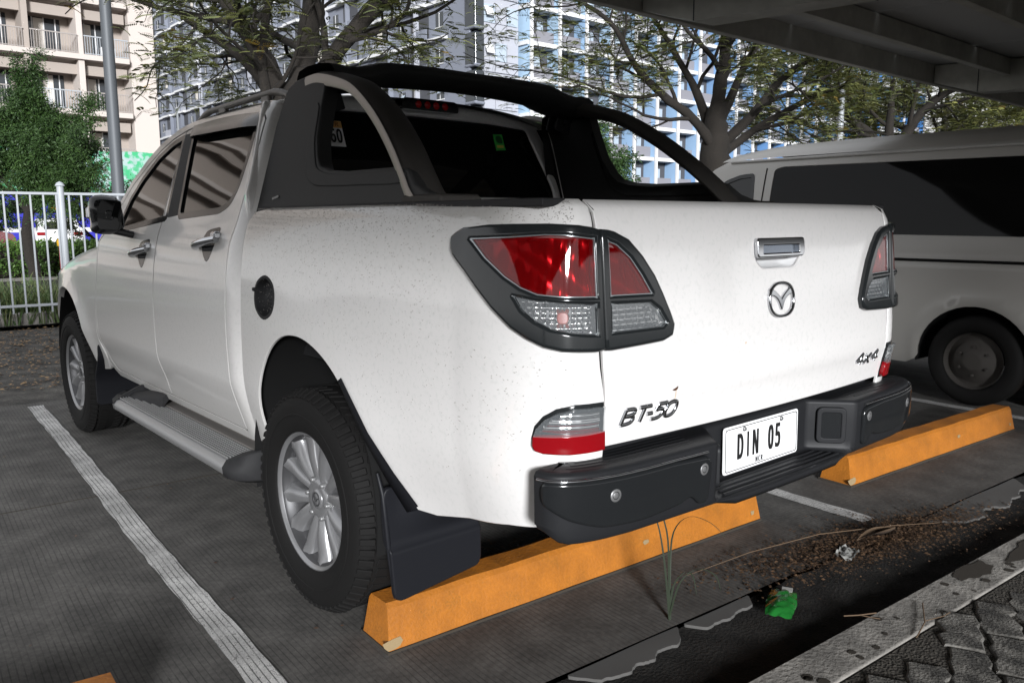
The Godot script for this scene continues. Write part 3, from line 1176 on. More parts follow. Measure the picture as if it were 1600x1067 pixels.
func tail_lamps(T: Node) -> void:
	var gw := func(p: PackedVector2Array, d: float) -> PackedVector2Array:
		return Geometry2D.offset_polygon(p, d, Geometry2D.JOIN_MITER)[0]
	var o1: PackedVector2Array = TL[0]
	var r1 := pts([1.262, 1.298, 1.155, 1.306, 1.094, 1.306, .999, 1.300, .892, 1.294, .933, 1.254, .991, 1.212, 1.037, 1.188, 1.082, 1.174, 1.147, 1.170, 1.262, 1.168])
	var c1 := pts([1.262, 1.148, 1.157, 1.154, 1.082, 1.158, 1.018, 1.166, 1.040, 1.135, 1.074, 1.112, 1.118, 1.094, 1.174, 1.085, 1.262, 1.078])
	var o2: PackedVector2Array = TL[1]
	var r2 := pts([-.700, 1.291, -.676, 1.283, -.634, 1.252, -.598, 1.209, -.568, 1.166, -.700, 1.168])
	var c2 := pts([-.700, 1.146, -.572, 1.143, -.541, 1.123, -.518, 1.090, -.532, 1.080, -.702, 1.079])
	for spec in [["bed_tail_lamp", o1, r1, c1, bed], ["gate_tail_lamp", o2, r2, c2, gate]]:
		var f: Callable = spec[4]
		for mir in [false, true]:
			var mb := MB.new()
			panel(mb, spec[1], [gw.call(spec[2], .010), gw.call(spec[3], .008)], f, .02, .010, .012, .020)
			var L := part(spec[0], mb.mirrored() if mir else mb, M.smoke, T)
			# brighter inner rims
			for h in [spec[2], spec[3]]:
				mb = MB.new()
				panel(mb, gw.call(h, .0095), [gw.call(h, .001)], f, .02, .001, .01, .016)
				part("lens_rim", mb.mirrored() if mir else mb, M.smoke_bright, L)
			# reflector bowls behind the lenses
			var bowl := func(u: float, y: float) -> Vector3:
				var p: Vector3 = f.call(u, y)
				var e := .002
				var m: Vector3 = (f.call(u + e, y) - f.call(u - e, y)).cross(f.call(u, y + e) - f.call(u, y - e)).normalized()
				var a := absf(fmod(absf(u) * 20.0, 1.0) - .5) * .010
				return p + m * (-.010 + a + .004 * sin(y * 60.0 + u * 30.0))
			mb = MB.new()
			panel(mb, gw.call(spec[2], .004), [], bowl, .012, 0, .02, 0)
			part("reflector", mb.mirrored() if mir else mb, M.red_mirror, L)
			mb = MB.new()
			panel(mb, spec[2], [], f, .025, .001, .006, .012)
			part("red_lens", mb.mirrored() if mir else mb, M.red_lens, L)
			var bowl2 := func(u: float, y: float) -> Vector3:
				var p: Vector3 = f.call(u, y)
				var e := .002
				var m: Vector3 = (f.call(u + e, y) - f.call(u - e, y)).cross(f.call(u, y + e) - f.call(u, y - e)).normalized()
				return p + m * (-.008 + .010 * absf(fmod(absf(u) * 45.0, 1.0) - .5) + .004 * sin(y * 260.0))
			mb = MB.new()
			panel(mb, gw.call(spec[3], .004), [], bowl2, .006, 0, .02, 0)
			part("reflector", mb.mirrored() if mir else mb, M.lamp_mirror, L)
			if f == bed:
				mb = MB.new()
				panel(mb, rounded(pts([1.140, 1.108, 1.170, 1.108, 1.170, 1.130, 1.140, 1.130]), .012), [], bed, .01, .003, .01, .004)
				part("amber_bulb", mb.mirrored() if mir else mb, M.amber, L)
			mb = MB.new()
			panel(mb, spec[3], [], f, .025, .001, .006, .012)
			part("clear_lens", mb.mirrored() if mir else mb, M.clear_lens, L)
	# low corner lamps
	var up := pts([1.268, .906, 1.181, .906, 1.128, .896, 1.095, .879, 1.074, .855, 1.067, .838, 1.268, .845])
	var dn := pts([1.268, .843, 1.067, .836, 1.066, .815, 1.072, .804, 1.092, .799, 1.167, .797, 1.268, .799])
	var all := gw.call(pts([1.270, .908, 1.181, .908, 1.125, .898, 1.091, .880, 1.070, .856, 1.063, .828, 1.066, .806, 1.090, .797, 1.167, .795, 1.270, .797]), .004)
	for mir in [false, true]:
		var mb := MB.new()
		panel(mb, all, [], bed, .02, .004, .01, .002)
		var L := part("corner_lamp", mb.mirrored() if mir else mb, M.smoke, T)
		var rip := func(u: float, y: float) -> Vector3:
			return bed(u, y) + Vector3(-.3, 0, .9) * .0035 * (sin(y * 420.0) + .6 * absf(fmod(u * 30.0, 1.0) - .5))
		mb = MB.new()
		panel(mb, gw.call(up, -.010), [], rip, .006, 0, .01, .008)
		part("reflector", mb.mirrored() if mir else mb, M.lamp_mirror, L)
		mb = MB.new()
		panel(mb, up, [], bed, .02, .002, .008, .016)
		part("clear_lens", mb.mirrored() if mir else mb, M.clear_lens, L)
		mb = MB.new()
		panel(mb, dn, [], bed, .02, .003, .012, .016)
		part("red_reflector", mb.mirrored() if mir else mb, M.red_reflector, L)


func front_end(T: Node, W: Material) -> void:
	var arch := pts([-2.745, .47, -2.775, .62, -2.85, .77, -2.98, .88, -3.14, .932, -3.30, .932, -3.46, .88, -3.59, .77, -3.665, .62, -3.695, .47])
	var o := pts([-2.482, 1.228, -2.482, 1.06, -2.537, .86, -2.588, .66, -2.568, .56, -2.60, .49])
	o.append_array(smooth(arch, 4, false))
	o.append_array(pts([-3.75, .43, -4.0, .42, -4.10, .46, -4.115, .6, -4.115, .93, -4.0, .978, -3.8, 1.028, -3.5, 1.083, -3.1, 1.148, -2.8, 1.188]))
	var mb := MB.new()
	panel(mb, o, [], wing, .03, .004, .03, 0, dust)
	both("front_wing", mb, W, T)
	mb = MB.new()
	var rows := []
	for i in 29:
		var z := lerpf(-2.44, -4.115, i / 28.0)
		var row := PackedVector3Array()
		var top := spl(HOOD, z)
		var hw := -wing(z, top).x - .004
		for j in 21:
			var s := j / 10.0 - 1.0
			row.append(Vector3(s * hw, top + .055 * (1 - s * s) + .012 * smoothstep(.5, .75, absf(s)) * (1.0 - smoothstep(.75, 1.0, absf(s))), z - .03 * (1 - s * s)))
		rows.append(row)
	mb.grid(rows, -1.0)
	part("hood", mb, M.white_plain, T)
	# nose: grille, lamps
	mb = MB.new()
	panel(mb, rounded(pts([-.37, .43, .37, .43, .37, .92, .30, .96, -.30, .96, -.37, .92]), .05), [], func(x: float, y: float) -> Vector3: return Vector3(x, y, -4.10 - .03 * (1 - x * x * 6)), .05, .01, .03, 0.0, null, -1.0)
	var nose := part("nose", mb, W, T)
	mb = MB.new()
	for i in 5:
		mb.box(Vector3(0, .66 + .05 * i, -4.14), Vector3(.6, .018, .03), Basis.IDENTITY, .005)
	part("grille", mb, M.chrome, nose)
	mb = MB.new()
	panel(mb, smooth(pts([-4.0, .82, -3.75, .90, -3.55, .99, -3.62, 1.03, -3.85, .985, -4.05, .93]), 3), [], wing, .03, .006, .01, .004)
	both("headlamp", mb, M.smoke_bright, T)
	# windscreen
	mb = MB.new()
	rows = []
	var pl := pts([-2.40, 1.285, -2.24, 1.43, -2.09, 1.555, -1.93, 1.648, -1.80, 1.69])
	for i in pl.size():
		var e := cab(pl[i].x, pl[i].y)
		var row := PackedVector3Array()
		for j in 17:
			var s := j / 8.0 - 1.0
			row.append(Vector3(-s * e.x, e.y + (.05 + .015 * i / 4.0) * (1 - s * s) * i / 4.0, e.z - (.20 - .20 * i / 4.0) * (1 - s * s) - .0))
		rows.append(row)
	mb.grid(rows, 1.0)
	part("windscreen", mb, M.tint, T)


func bplan(s: float) -> Vector3:      # outer edge of the rear bumper in plan, s from -1 (left flank) to 1
	var a := absf(s)
	var x: float
	var z: float
	if a < .6:
		x = a / .6 * .56
		z = 1.302 - .015 * (a / .6) * (a / .6)
	else:
		var th := (a - .6) / .4 * PI / 2
		x = .56 + .345 * pow(sin(th), .85)
		z = 1.165 + .122 * pow(maxf(cos(th), 0), .75)
	return Vector3(signf(s) * x, 0, z)


func bnormal(s: float) -> Vector3:
	var d := (bplan(minf(s + .004, 1)) - bplan(maxf(s - .004, -1)))
	return Vector3(-d.z, 0, d.x).normalized()


func bumper(T: Node) -> void:
	# section: inset from the outer edge, height; for the raised ends and for the low middle step
	var ss := [-1.0, -.97, -.94, -.90, -.86, -.82, -.78, -.74, -.68, -.62, -.56, -.50, -.45, -.425, -.41, -.40, -.39, -.375, -.355, -.335, -.315, -.30, -.29, -.28, -.265, -.2, -.1, 0.0]
	var all := ss.duplicate()
	for i in range(ss.size() - 2, -1, -1):
		all.append(-ss[i])
	var rows := []
	for s in all:
		var a: float = absf(s)
		var P := bplan(s)
		var m := bnormal(s)
		# depth of the step cut into the bumper here: a flat back between two slanting walls
		var d := .12 * clampf((.40 - a) / .11, 0, 1)
		var w := d / .12
		var low := .03 * smoothstep(.86, 1.0, a) * (1 - w)
		var row := PackedVector3Array()
		for q in [[.17, .764], [.155, .772], [d + .020, .771], [d + .006, .768], [d, .758], [d + .001, .70], [d + .002 * (1 - w), .640], [d + .004 * (1 - w), .616], [maxf(d - .010, .007), .606], [maxf(d * .4, .010), .604 - .004 * (1 - w)], [.012, lerpf(.597, .602, w)], [lerpf(.020, .001, w), .594], [lerpf(.045, .012, w), lerpf(.592, .576, w)], [.10, lerpf(.60, .56, w)], [.15, lerpf(.62, .56, w)]]:
			row.append(P - m * q[0] + Vector3.UP * (q[1] + (low if q[1] < .63 else 0.0)))
		rows.append(row)
	var mb := MB.new()
	mb.grid(rows, 1.0)
	var B := part("rear_bumper", mb, M.bumper_plastic, T)
	# ribs pressed into the treads
	for side in [-1.0, 1.0]:
		for k in 6:
			mb = MB.new()
			var p := PackedVector3Array()
			for i in 17:
				var s: float = lerpf(.46 - .004 * k, .86 - .03 * k, i / 16.0) * side
				p.append(bplan(s) - bnormal(s) * (.038 + .019 * k) + Vector3.UP * .769)
			mb.tube(p, .0055, 6, true, .7)
			part("tread_rib", mb, M.bumper_plastic, B)
	for k in 4:
		mb = MB.new()
		var p := PackedVector3Array()
		for i in 9:
			var s := lerpf(-.33 + .012 * k, .33 - .012 * k, i / 8.0)
			p.append(bplan(s) - bnormal(s) * (.026 + .022 * k) + Vector3.UP * .605)
		mb.tube(p, .0055, 6, true, .7)
		part("tread_rib", mb, M.bumper_plastic, B)
	# gloss pads let into the raised ends, with a bright top edge
	var face := func(s: float, y: float) -> Vector3:
		return bplan(s) + Vector3.UP * y - bnormal(s) * .004 * smoothstep(.70, .63, y)
	for side in [-1.0, 1.0]:
		var o := pts([.445, .734, .60, .740, .80, .742, .955, .744, .955, .705, .86, .668, .76, .640, .66, .634, .565, .642, .52, .655, .495, .645, .475, .626, .45, .628])
		var oo := PackedVector2Array()
		for p in o:
			oo.append(Vector2(p.x * side, p.y))
		mb = MB.new()
		panel(mb, rounded(oo, .02), [], face, .015, .010, .012, .012)
		part("bumper_pad", mb, M.black_gloss, B)
		mb = MB.new()
		var p3 := PackedVector3Array()
		for i in 25:
			var s: float = lerpf(.45, .985, i / 24.0) * side
			p3.append(bplan(s) + bnormal(s) * .005 + Vector3.UP * (.752 + .002 * i / 24.0))
		mb.tube(p3, .0042, 6)
		part("bright_strip", mb, M.chrome, B)
		for sp in [[.472, .712], [.735, .708]]:
			mb = MB.new()
			var c: Vector3 = face.call(sp[0] * side, sp[1])
			var m := bnormal(sp[0] * side)
			var bs := Basis(m.cross(Vector3.UP).normalized(), m, Vector3.UP)
			mb.lathe(pts([0, .008, .008, .008, .009, .0065, .0095, .0065, .010, .009, .0155, .0085, .017, .004, .017, -.002]), 24, Transform3D(bs, c + m * .004))
			part("parking_sensor", mb, M.sensor, B)
	# framed square opening in each wall of the step
	for side in [-1.0, 1.0]:
		var rt := Vector3(.09 * side, 0, .11).normalized()
		var nm := Vector3(-rt.z * side, 0, absf(rt.x))
		if nm.x * side > 0: nm.x = -nm.x
		var a := Vector3(.318 * side, .690, 1.238)
		var bs := Basis(rt * side, Vector3.UP, nm)
		mb = MB.new()
		panel(mb, rounded(pts([-.042, -.055, .042, -.055, .042, .055, -.042, .055]), .016), [rounded(pts([-.033, -.045, .033, -.045, .033, .045, -.033, .045]), .012)], func(u: float, y: float) -> Vector3: return a + bs * Vector3(u, y, .012), .03, .004, .012)
		part("tow_eye_frame", mb, M.bumper_plastic, B)
		mb = MB.new()
		mb.prism(rounded(pts([-.036, -.048, .036, -.048, .036, .048, -.036, .048]), .012), .006, Transform3D(bs, a + nm * .009))
		part("tow_eye_opening", mb, M.black_gloss, B)
	# number plate
	mb = MB.new()
	mb.prism(rounded(pts([-.1975, -.07, .1975, -.07, .1975, .07, -.1975, .07]), .012), .003, Transform3D(Basis(Vector3.RIGHT, -.02), Vector3(-.004, .686, 1.194)), .001)
	var P := part("number_plate", mb, M.plate, T)
	mb = MB.new()
	var ring := MB.new()
	panel(ring, rounded(pts([-.190, -.0635, .190, -.0635, .190, .0635, -.190, .0635]), .010), [rounded(pts([-.1875, -.061, .1875, -.061, .1875, .061, -.1875, .061]), .009)], func(x: float, y: float) -> Vector3: return Vector3(-.004 + x, .686 + y, 1.1954 - y * .02), .05, 0, 0)
	part("plate_border", ring, M.print_black, P)
	var at := func(ox: float, oy: float) -> Callable:
		return func(q: Vector2) -> Vector3: return Vector3(-.004 + ox + q.x, .686 + oy + q.y, 1.1958 - (oy + q.y) * .02)
	var glyphs := [["D", -.130, .028], ["N", -.052, .028], ["0", .030, .027], ["5", .069, .026]]
	for gl in glyphs:
		for e in [[-.0013, 0.0], [.0013, .0003]]:
			lettering("plate_lettering", gl[0], P, 80, .076, .5, func(q: Vector2) -> Vector3: return at.call(gl[1] + e[0], -.033).call(q) + Vector3(0, 0, e[1]), M.print_black, gl[2], 700)
	ring = MB.new()
	panel(ring, pts([-.0815, -.033, -.0725, -.033, -.0725, .043, -.0815, .043]), [], func(x: float, y: float) -> Vector3: return Vector3(-.004 + x, .686 + y, 1.1958 - y * .02), .1, 0, 0)
	part("plate_lettering", ring, M.print_black, P)
	for gl in [["N", -.036, .010], ["C", -.022, .010], ["R", -.008, .010]]:
		lettering("plate_lettering", gl[0], P, 50, .017, .6, at.call(gl[1], -.058), M.print_black, gl[2], 700)
	for x in [-.103, .093]:
		mb = MB.new()
		mb.lathe(pts([0, .006, .005, .005, .0075, .001]), 12, Transform3D(Basis(Vector3.RIGHT, PI / 2), Vector3(x, .740, 1.1955)))
		part("plate_screw", mb, M.sensor, P)
	# dark panel behind, up to the tailgate
	mb = MB.new()
	mb.box(Vector3(0, .70, 1.10), Vector3(1.40, .20, .12), Basis.IDENTITY, .01)
	part("rear_crossmember", mb, M.bumper_plastic, T)


func leaned(z: float, y: float) -> Vector3:
	return Vector3(-(.82 - (y - 1.39) * .30), y, z)


func sports_bar(T: Node) -> void:
	var S := pnode("sports_bar", T)
	var mb := MB.new()
	var o := pts([-.531, 1.383, -.50, 1.366, .10, 1.376, .68, 1.386, .69, 1.404, .60, 1.418, .54, 1.442, .49, 1.484, .45, 1.496, .12, 1.497, .0, 1.506, -.075, 1.525, -.11, 1.560, -.15, 1.632, -.172, 1.742, -.18, 1.806, -.20, 1.853, -.33, 1.866, -.43, 1.858, -.475, 1.838, -.489, 1.80, -.521, 1.62, -.554, 1.454])
	panel(mb, o, [], leaned, .04, .010, .045)
	# raised swage round the opening
	panel(mb, smooth(pts([-.215, 1.74, -.195, 1.62, -.165, 1.52, -.10, 1.475, .0, 1.462, .25, 1.458, .46, 1.456, .45, 1.488, .12, 1.489, -.005, 1.498, -.082, 1.518, -.118, 1.556, -.158, 1.632, -.180, 1.74]), 3), [], leaned, .03, .006, .01, .004)
	both("side_plate", mb, M.bar_black, S)
	mb = MB.new()
	mb.box(leaned(-.47, 1.428) + Vector3(-.002, 0, .11), Vector3(.004, .010, .055), Basis(Vector3.RIGHT, -.15), .002)
	both("maker_badge", mb, M.sensor, S)
	# hoop: a band that arches down to the bed rail
	var crv := smooth(pts([-.34, 1.868, -.242, 1.869, -.079, 1.833, .052, 1.787, .226, 1.687, .373, 1.578, .478, 1.485, .53, 1.436, .575, 1.405]), 4, false)
	var rows := []
	var face := []
	for i in crv.size():
		var d := (crv[mini(i + 1, crv.size() - 1)] - crv[maxi(i - 1, 0)]).normalized()
		var up := Vector3(0, d.x, -d.y)
		var p := leaned(crv[i].x, crv[i].y)
		var w := .125 + .01 * smoothstep(.45, .6, crv[i].x)
		var th := .030 + .012 * smoothstep(.1, -.3, crv[i].x)
		var row := PackedVector3Array()
		for q in [[.004, -.004], [.0, -.016], [.004, -th], [.02, -th - .006], [w * .6, -th - .012], [w - .02, -th], [w - .002, -th * .5], [w - .006, -.008], [w - .03, .006], [w * .5, .012], [.03, .010], [.012, .004]]:
			row.append(p + Vector3(q[0] - .004, 0, 0) + up * q[1])
		rows.append(row)
		face.append(PackedVector3Array([p + Vector3(-.006, 0, 0) + up * -.002, p + Vector3(-.010, 0, 0) + up * -.012, p + Vector3(-.010, 0, 0) + up * -th, p + Vector3(-.004, 0, 0) + up * (-th - .004)]))
	mb = MB.new()
	mb.grid(rows, 1.0, false, true)
	mb.fan(rows[0], Vector3(0, 0, -1))
	mb.fan(rows[rows.size() - 1], Vector3(0, -1, 0))
	# foot of the hoop
	mb.box(Vector3(-.752, 1.402, .60), Vector3(.15, .03, .20), Basis(Vector3.UP, .0), .012)
	both("hoop", mb, M.bar_dusty, S)
	mb = MB.new()
	mb.grid(face, -1.0)
	both("hoop_edge", mb, M.bar_satin, S)
	# wing across the top
	mb = MB.new()
	rows = []
	for i in 33:
		var s := i / 16.0 - 1.0
		var a := absf(s)
		var x := s * .66
		var yc := 1.872 + .040 * (1 - pow(a, 3.0)) - .018 * smoothstep(.62, .8, a) * (1 - smoothstep(.85, 1.0, a))
		var zc := -.31 + .02 * (1 - a * a)
		var dz := .125 + .02 * a
		var dy := .030 + .008 * a
		var row := PackedVector3Array()
		for q in [[-1, .1], [-.85, .75], [-.4, 1.0], [.2, 1.0], [.75, .75], [1, .1], [.96, -.55], [.7, -1.35], [.2, -1.6], [-.4, -1.3], [-.9, -.6]]:
			row.append(Vector3(x, yc + q[1] * dy, zc + q[0] * dz))
		rows.append(row)
	mb.grid(rows, -1.0, false, true)
	part("cross_bar", mb, M.bar_black, S)
	# lamp bracket under the right end
	mb = MB.new()
	for z in [-.36, -.30]:
		mb.box(Vector3(.60, 1.79, z), Vector3(.09, .09, .012), Basis(Vector3.BACK, -.3), .004)
	mb.tube(PackedVector3Array([Vector3(.60, 1.79, -.38), Vector3(.60, 1.79, -.28)]), .014, 8)
	both("bracket", mb, M.black_plastic, S)


func wheel_node(T: Node, at: Vector3, right: bool) -> void:
	var Wn := pnode("wheel", T, at)
	if right:
		Wn.rotation.y = PI
	Wn.rotation.x = .35 if at.z < -1 else .1
	# everything turns about x; the outer face looks to -x
	var xf := Transform3D(Basis(Vector3.BACK, PI / 2), Vector3.ZERO)      # local y -> -x
	var mb := MB.new()
	mb.lathe(pts([.236, .095, .243, .122, .25, .128, .285, .135, .33, .136, .352, .130, .366, .122, .378, .104, .384, .07, .386, 0, .384, -.07, .378, -.104, .352, -.13, .25, -.125, .236, -.10]), 72, xf)
	for i in 64:             # tread blocks on the shoulders
		for s in [-1.0, 1.0]:
			var a := TAU * (i + (.25 if s > 0 else .0)) / 64
			var bs := Basis(Vector3.RIGHT, a)
			mb.box(bs * Vector3(s * .105, .374, 0), Vector3(.05, .018, .022), bs * Basis(Vector3.BACK, -s * .55), .003)
			mb.box(bs * Vector3(s * .045, .3845, .01), Vector3(.05, .008, .024), bs * Basis(Vector3.UP, s * .3), .002)
	# raised ring and lettering band on the sidewall
	mb.lathe(pts([.300, .1352, .302, .138, .306, .138, .308, .1355]), 72, xf)
	part("tyre", mb, M.rubber_tyre, Wn)
	mb = MB.new()
	mb.lathe(pts([.240, -.09, .238, .06, .236, .100, .238, .118, .242, .121, .246, .117, .246, .10]), 64, xf)
	mb.lathe(pts([.232, .108, .222, .100, .214, .060, .205, -.05, .06, -.06, 0, -.06]), 48, xf)
	var rim := part("rim", mb, M.rim_dark, Wn)
	mb = MB.new()
	mb.lathe(pts([.229, .108, .237, .119, .243, .1205, .247, .115]), 64, xf)
	part("rim_lip", mb, M.alloy, Wn)
	mb = MB.new()
	mb.lathe(pts([0, .088, .034, .088, .036, .084, .060, .088, .074, .078, .078, .05]), 36, xf)
	part("hub", mb, M.alloy, Wn)
	for i in 6:
		for s in [-1.0, 1.0]:
			mb = MB.new()
			var a0: float = TAU * i / 6.0 + s * .235
			var rows := []
			for k in 9:
				var w := k / 8.0
				var r := lerpf(.056, .230, w)
				var ang: float = a0 + s * (.035 * w) + .0
				var hw := (.022 - .003 * sin(PI * w) + .013 * w)
				var top := .076 + .010 * sin(PI * minf(w * 1.2, 1.0)) + .026 * w * w
				var row := PackedVector3Array()
				for q in [[-1.0, -.055], [-1.0, -.012], [-.80, -.001], [.15, .004], [.75, -.010], [1.05, -.022], [1.1, -.055]]:
					var tg := Vector3(0, -sin(ang), cos(ang))
					var rd := Vector3(0, cos(ang), sin(ang))
					row.append(rd * r + tg * (q[0] * hw * s) + Vector3(-(top + q[1]), 0, 0))
				rows.append(row)
			mb.grid(rows, -s)
			part("spoke", mb, M.alloy, Wn)
		mb = MB.new()
		var an := TAU * (i + .5) / 6.0
		mb.lathe(pts([0, .094, .007, .093, .0095, .088, .010, .06]), 10, xf.translated(Vector3(0, cos(an), sin(an)) * .0695))
		part("wheel_nut", mb, M.sensor, Wn)
	mb = MB.new()
	mb.lathe(pts([.020, .0885, .0215, .091, .0245, .091, .026, .0885]), 28, xf)
	for s in [-1.0, 1.0]:
		mb.tube(PackedVector3Array([Vector3(-.090, -.008, 0), Vector3(-.090, .004, s * .008), Vector3(-.090, .008, s * .021)]), .002, 5)
	part("hub_cap", mb, M.rim_dark, Wn)


func running_gear(T: Node) -> void:
	for z in [0.0, -3.22]:
		wheel_node(T, Vector3(-.785, .386, z), false)
		wheel_node(T, Vector3(.785, .386, z), true)
	# inner arches
	for spec in [[0.0, .50, .425], [-3.22, .49, .41]]:
		var mb := MB.new()
		var rows := []
		for i in 19:
			var a := lerpf(-.20, PI + .20, i / 18.0)
			var rw: float = spec[1] + (.07 if absf(a - PI / 2) < .9 else .0) * cos((a - PI / 2) / .9 * PI / 2)
			var row := PackedVector3Array()
			for x in [-.90, -.80, -.66, -.50]:
				row.append(Vector3(x, spec[2] + sin(a) * rw * 1.02, spec[0] - cos(a) * rw * .9))
			rows.append(row)
		mb.grid(rows, 1.0)
		mb.fan(PackedVector3Array(rows.map(func(r: PackedVector3Array) -> Vector3: return r[3])), Vector3.LEFT)
		both("arch_liner", mb, M.void_black, T)
	# frame, axles, floor
	var mb2 := MB.new()
	for s in [-1.0, 1.0]:
		mb2.box(Vector3(s * .48, .54, -1.4), Vector3(.09, .14, 4.9), Basis.IDENTITY, .01)
	mb2.box(Vector3(0, .60, -1.75), Vector3(1.62, .10, 1.9), Basis.IDENTITY, .02)
	mb2.box(Vector3(0, .68, .30), Vector3(1.2, .06, 1.6), Basis.IDENTITY, .02)
	mb2.tube(PackedVector3Array([Vector3(-.7, .386, 0), Vector3(.7, .386, 0)]), .055, 12)
	mb2.tube(PackedVector3Array([Vector3(-.7, .386, -3.22), Vector3(.7, .386, -3.22)]), .05, 12)
	mb2.box(Vector3(0, .70, -3.3), Vector3(1.1, .45, 1.3), Basis.IDENTITY, .05)
	mb2.tube(PackedVector3Array([Vector3(.25, .42, 0), Vector3(.25, .47, -1.5)]), .045, 10)
	part("chassis", mb2, M.void_black, T)
	var mb := MB.new()
	mb.tube(PackedVector3Array([Vector3(.45, .48, .2), Vector3(.50, .45, .7), Vector3(.52, .44, .98)]), .03, 12, true)
	part("exhaust_pipe", mb, M.rust, T)
	# bed lining
	mb = MB.new()
	mb.box(Vector3(0, .86, .30), Vector3(1.5, .03, 1.5))
	mb.box(Vector3(0, 1.12, -.43), Vector3(1.6, .52, .03))
	for s in [-1.0, 1.0]:
		mb.box(Vector3(s * .745, 1.12, .34), Vector3(.03, .54, 1.56))
		mb.box(Vector3(s * .785, 1.386, .34), Vector3(.11, .02, 1.56), Basis.IDENTITY, .004)
	mb.box(Vector3(0, 1.10, 1.135), Vector3(1.42, .56, .03))
	part("bed_liner", mb, M.black_plastic, T)
	# mud flaps: a flat pad below, a hollow above it, and a lip that follows the arch up
	mb = MB.new()
	var f := func(x: float, y: float) -> Vector3:
		return Vector3(x, y, .508 + .09 * smoothstep(.38, .52, y) * smoothstep(-.88, -.66, x) + .020 * smoothstep(.385, .365, y))
	panel(mb, rounded(pts([-.885, .205, -.575, .24, -.565, .26, -.565, .50, -.70, .53, -.80, .53, -.905, .56, -.905, .45]), .03), [], f, .016, .006, .010)
	var strip := []
	for q in [[.30, .868, .0], [.37, .795, .012], [.43, .72, .022], [.48, .665, .034], [.525, .61, .05], [.565, .565, .062], [.60, .525, .075]]:
		var e := bed(q[0] + .012, q[1])
		strip.append(PackedVector3Array([e + Vector3(-.004, .004, .014), e + Vector3(-.006, -.004, .002), e + Vector3(-.002, -.010 - q[2] * .3, -.012 - q[2] * .5), e + Vector3(.02 + q[2] * .6, -.012 - q[2] * .5, -.02 - q[2] * .8), e + Vector3(.11, -.02, -.03 - q[2] * .5)]))
	mb.grid(strip, 1.0)
	var edge := PackedVector3Array([Vector3(-.883, .215, .516), Vector3(-.898, .34, .514), Vector3(-.905, .46, .508), Vector3(-.908, .54, .500), Vector3(-.910, .60, .475)])
	mb.tube(edge, PackedFloat32Array([.005, .006, .006, .006, .004]), 8, true, 1.3)
	both("mud_flap", mb, M.flap, T)
	mb = MB.new()
	panel(mb, rounded(pts([-.905, .26, -.60, .26, -.60, .60, -.905, .64]), .03), [], func(x: float, y: float) -> Vector3: return Vector3(x, y, -2.72 + .10 * smoothstep(.40, .58, y)), .04, .004, .008)
	both("front_mud_flap", mb, M.flap, T)
	# side step: ribbed alloy tread between moulded ends
	mb = MB.new()
	var prof := [[-.70, .425], [-.835, .43], [-.955, .425], [-.985, .418], [-1.0, .400], [-.998, .376], [-.97, .362], [-.72, .37]]
	var rows := []
	for z in [-2.02, -1.5, -1.0, -.515]:
		var row := PackedVector3Array()
		for q in prof:
			row.append(Vector3(q[0], q[1], z))
		rows.append(row)
	mb.grid(rows, 1.0)
	var st := part("side_step", mb, M.alloy_matt, T)
	var st2 := part("side_step", mb.mirrored(), M.alloy_matt, T)
	for k in 9:
		mb = MB.new()
		mb.box(Vector3(-.86 - .0135 * k, .4295, -1.27), Vector3(.0065, .008, 1.44), Basis.IDENTITY, .002)
		part("tread_rib", mb, M.alloy_matt, st)
		part("tread_rib", mb.mirrored(), M.alloy_matt, st2)
	mb = MB.new()
	mb.box(Vector3(-.80, .43, -1.27), Vector3(.10, .012, 1.48), Basis.IDENTITY, .004)
	mb.box(Vector3(-.77, .46, -1.3), Vector3(.06, .06, 1.9), Basis.IDENTITY, .01)
	part("step_gutter", mb, M.step_dust, st)
	part("step_gutter", mb.mirrored(), M.step_dust, st2)
	mb = MB.new()
	rows = []
	for k in [[-.52, 0.0, 0.0], [-.48, .0, .006], [-.45, .012, .012], [-.425, .05, .018], [-.41, .10, .02], [-.405, .18, .02]]:
		var row := PackedVector3Array()
		for q in [[-.70, .455], [-.80, .455], [-.92, .448], [-.985, .432], [-1.004, .405], [-1.0, .372], [-.96, .356], [-.72, .36]]:
			row.append(Vector3(minf(q[0] + k[1], -.68), q[1] + k[2] * (1.6 if q[1] > .42 else -.4), k[0]))
		rows.append(row)
	mb.grid(rows, -1.0)
	mb.fan(rows[5], Vector3(0, 0, 1))
	mb.fan(rows[0], Vector3(0, 0, -1))
	both("step_end", mb, M.black_plastic, T)
	mb = MB.new()
	rows = []
	for k in [[-2.00, 0.0, .0], [-2.06, .012, -.008], [-2.11, .05, -.02], [-2.14, .10, -.03]]:
		var row := PackedVector3Array()
		for q in [[-.72, .50], [-.80, .50], [-.88, .475], [-.96, .44], [-1.003, .41], [-1.0, .372], [-.96, .356], [-.74, .36]]:
			row.append(Vector3(q[0] + k[1], q[1] + k[2] * (1 if q[1] > .42 else -1), k[0]))
		rows.append(row)
	mb.grid(rows, 1.0)
	mb.fan(rows[3], Vector3(0, 0, -1))
	mb.fan(rows[0], Vector3(0, 0, 1))
	# wedge that rises to the sill
	rows = []
	for k in [[-2.08, .435, -.945], [-1.98, .452, -.93], [-1.84, .472, -.905], [-1.70, .490, -.885], [-1.62, .498, -.875]]:
		rows.append(PackedVector3Array([Vector3(k[2], .425, k[0]), Vector3(k[2] + .006, k[1] - .02, k[0]), Vector3(k[2] + .03, k[1], k[0]), Vector3(-.80, k[1] + .01, k[0])]))
	mb.grid(rows, 1.0)
	mb.fan(rows[4], Vector3(0, 0, 1))
	both("step_end", mb, M.black_plastic, T)


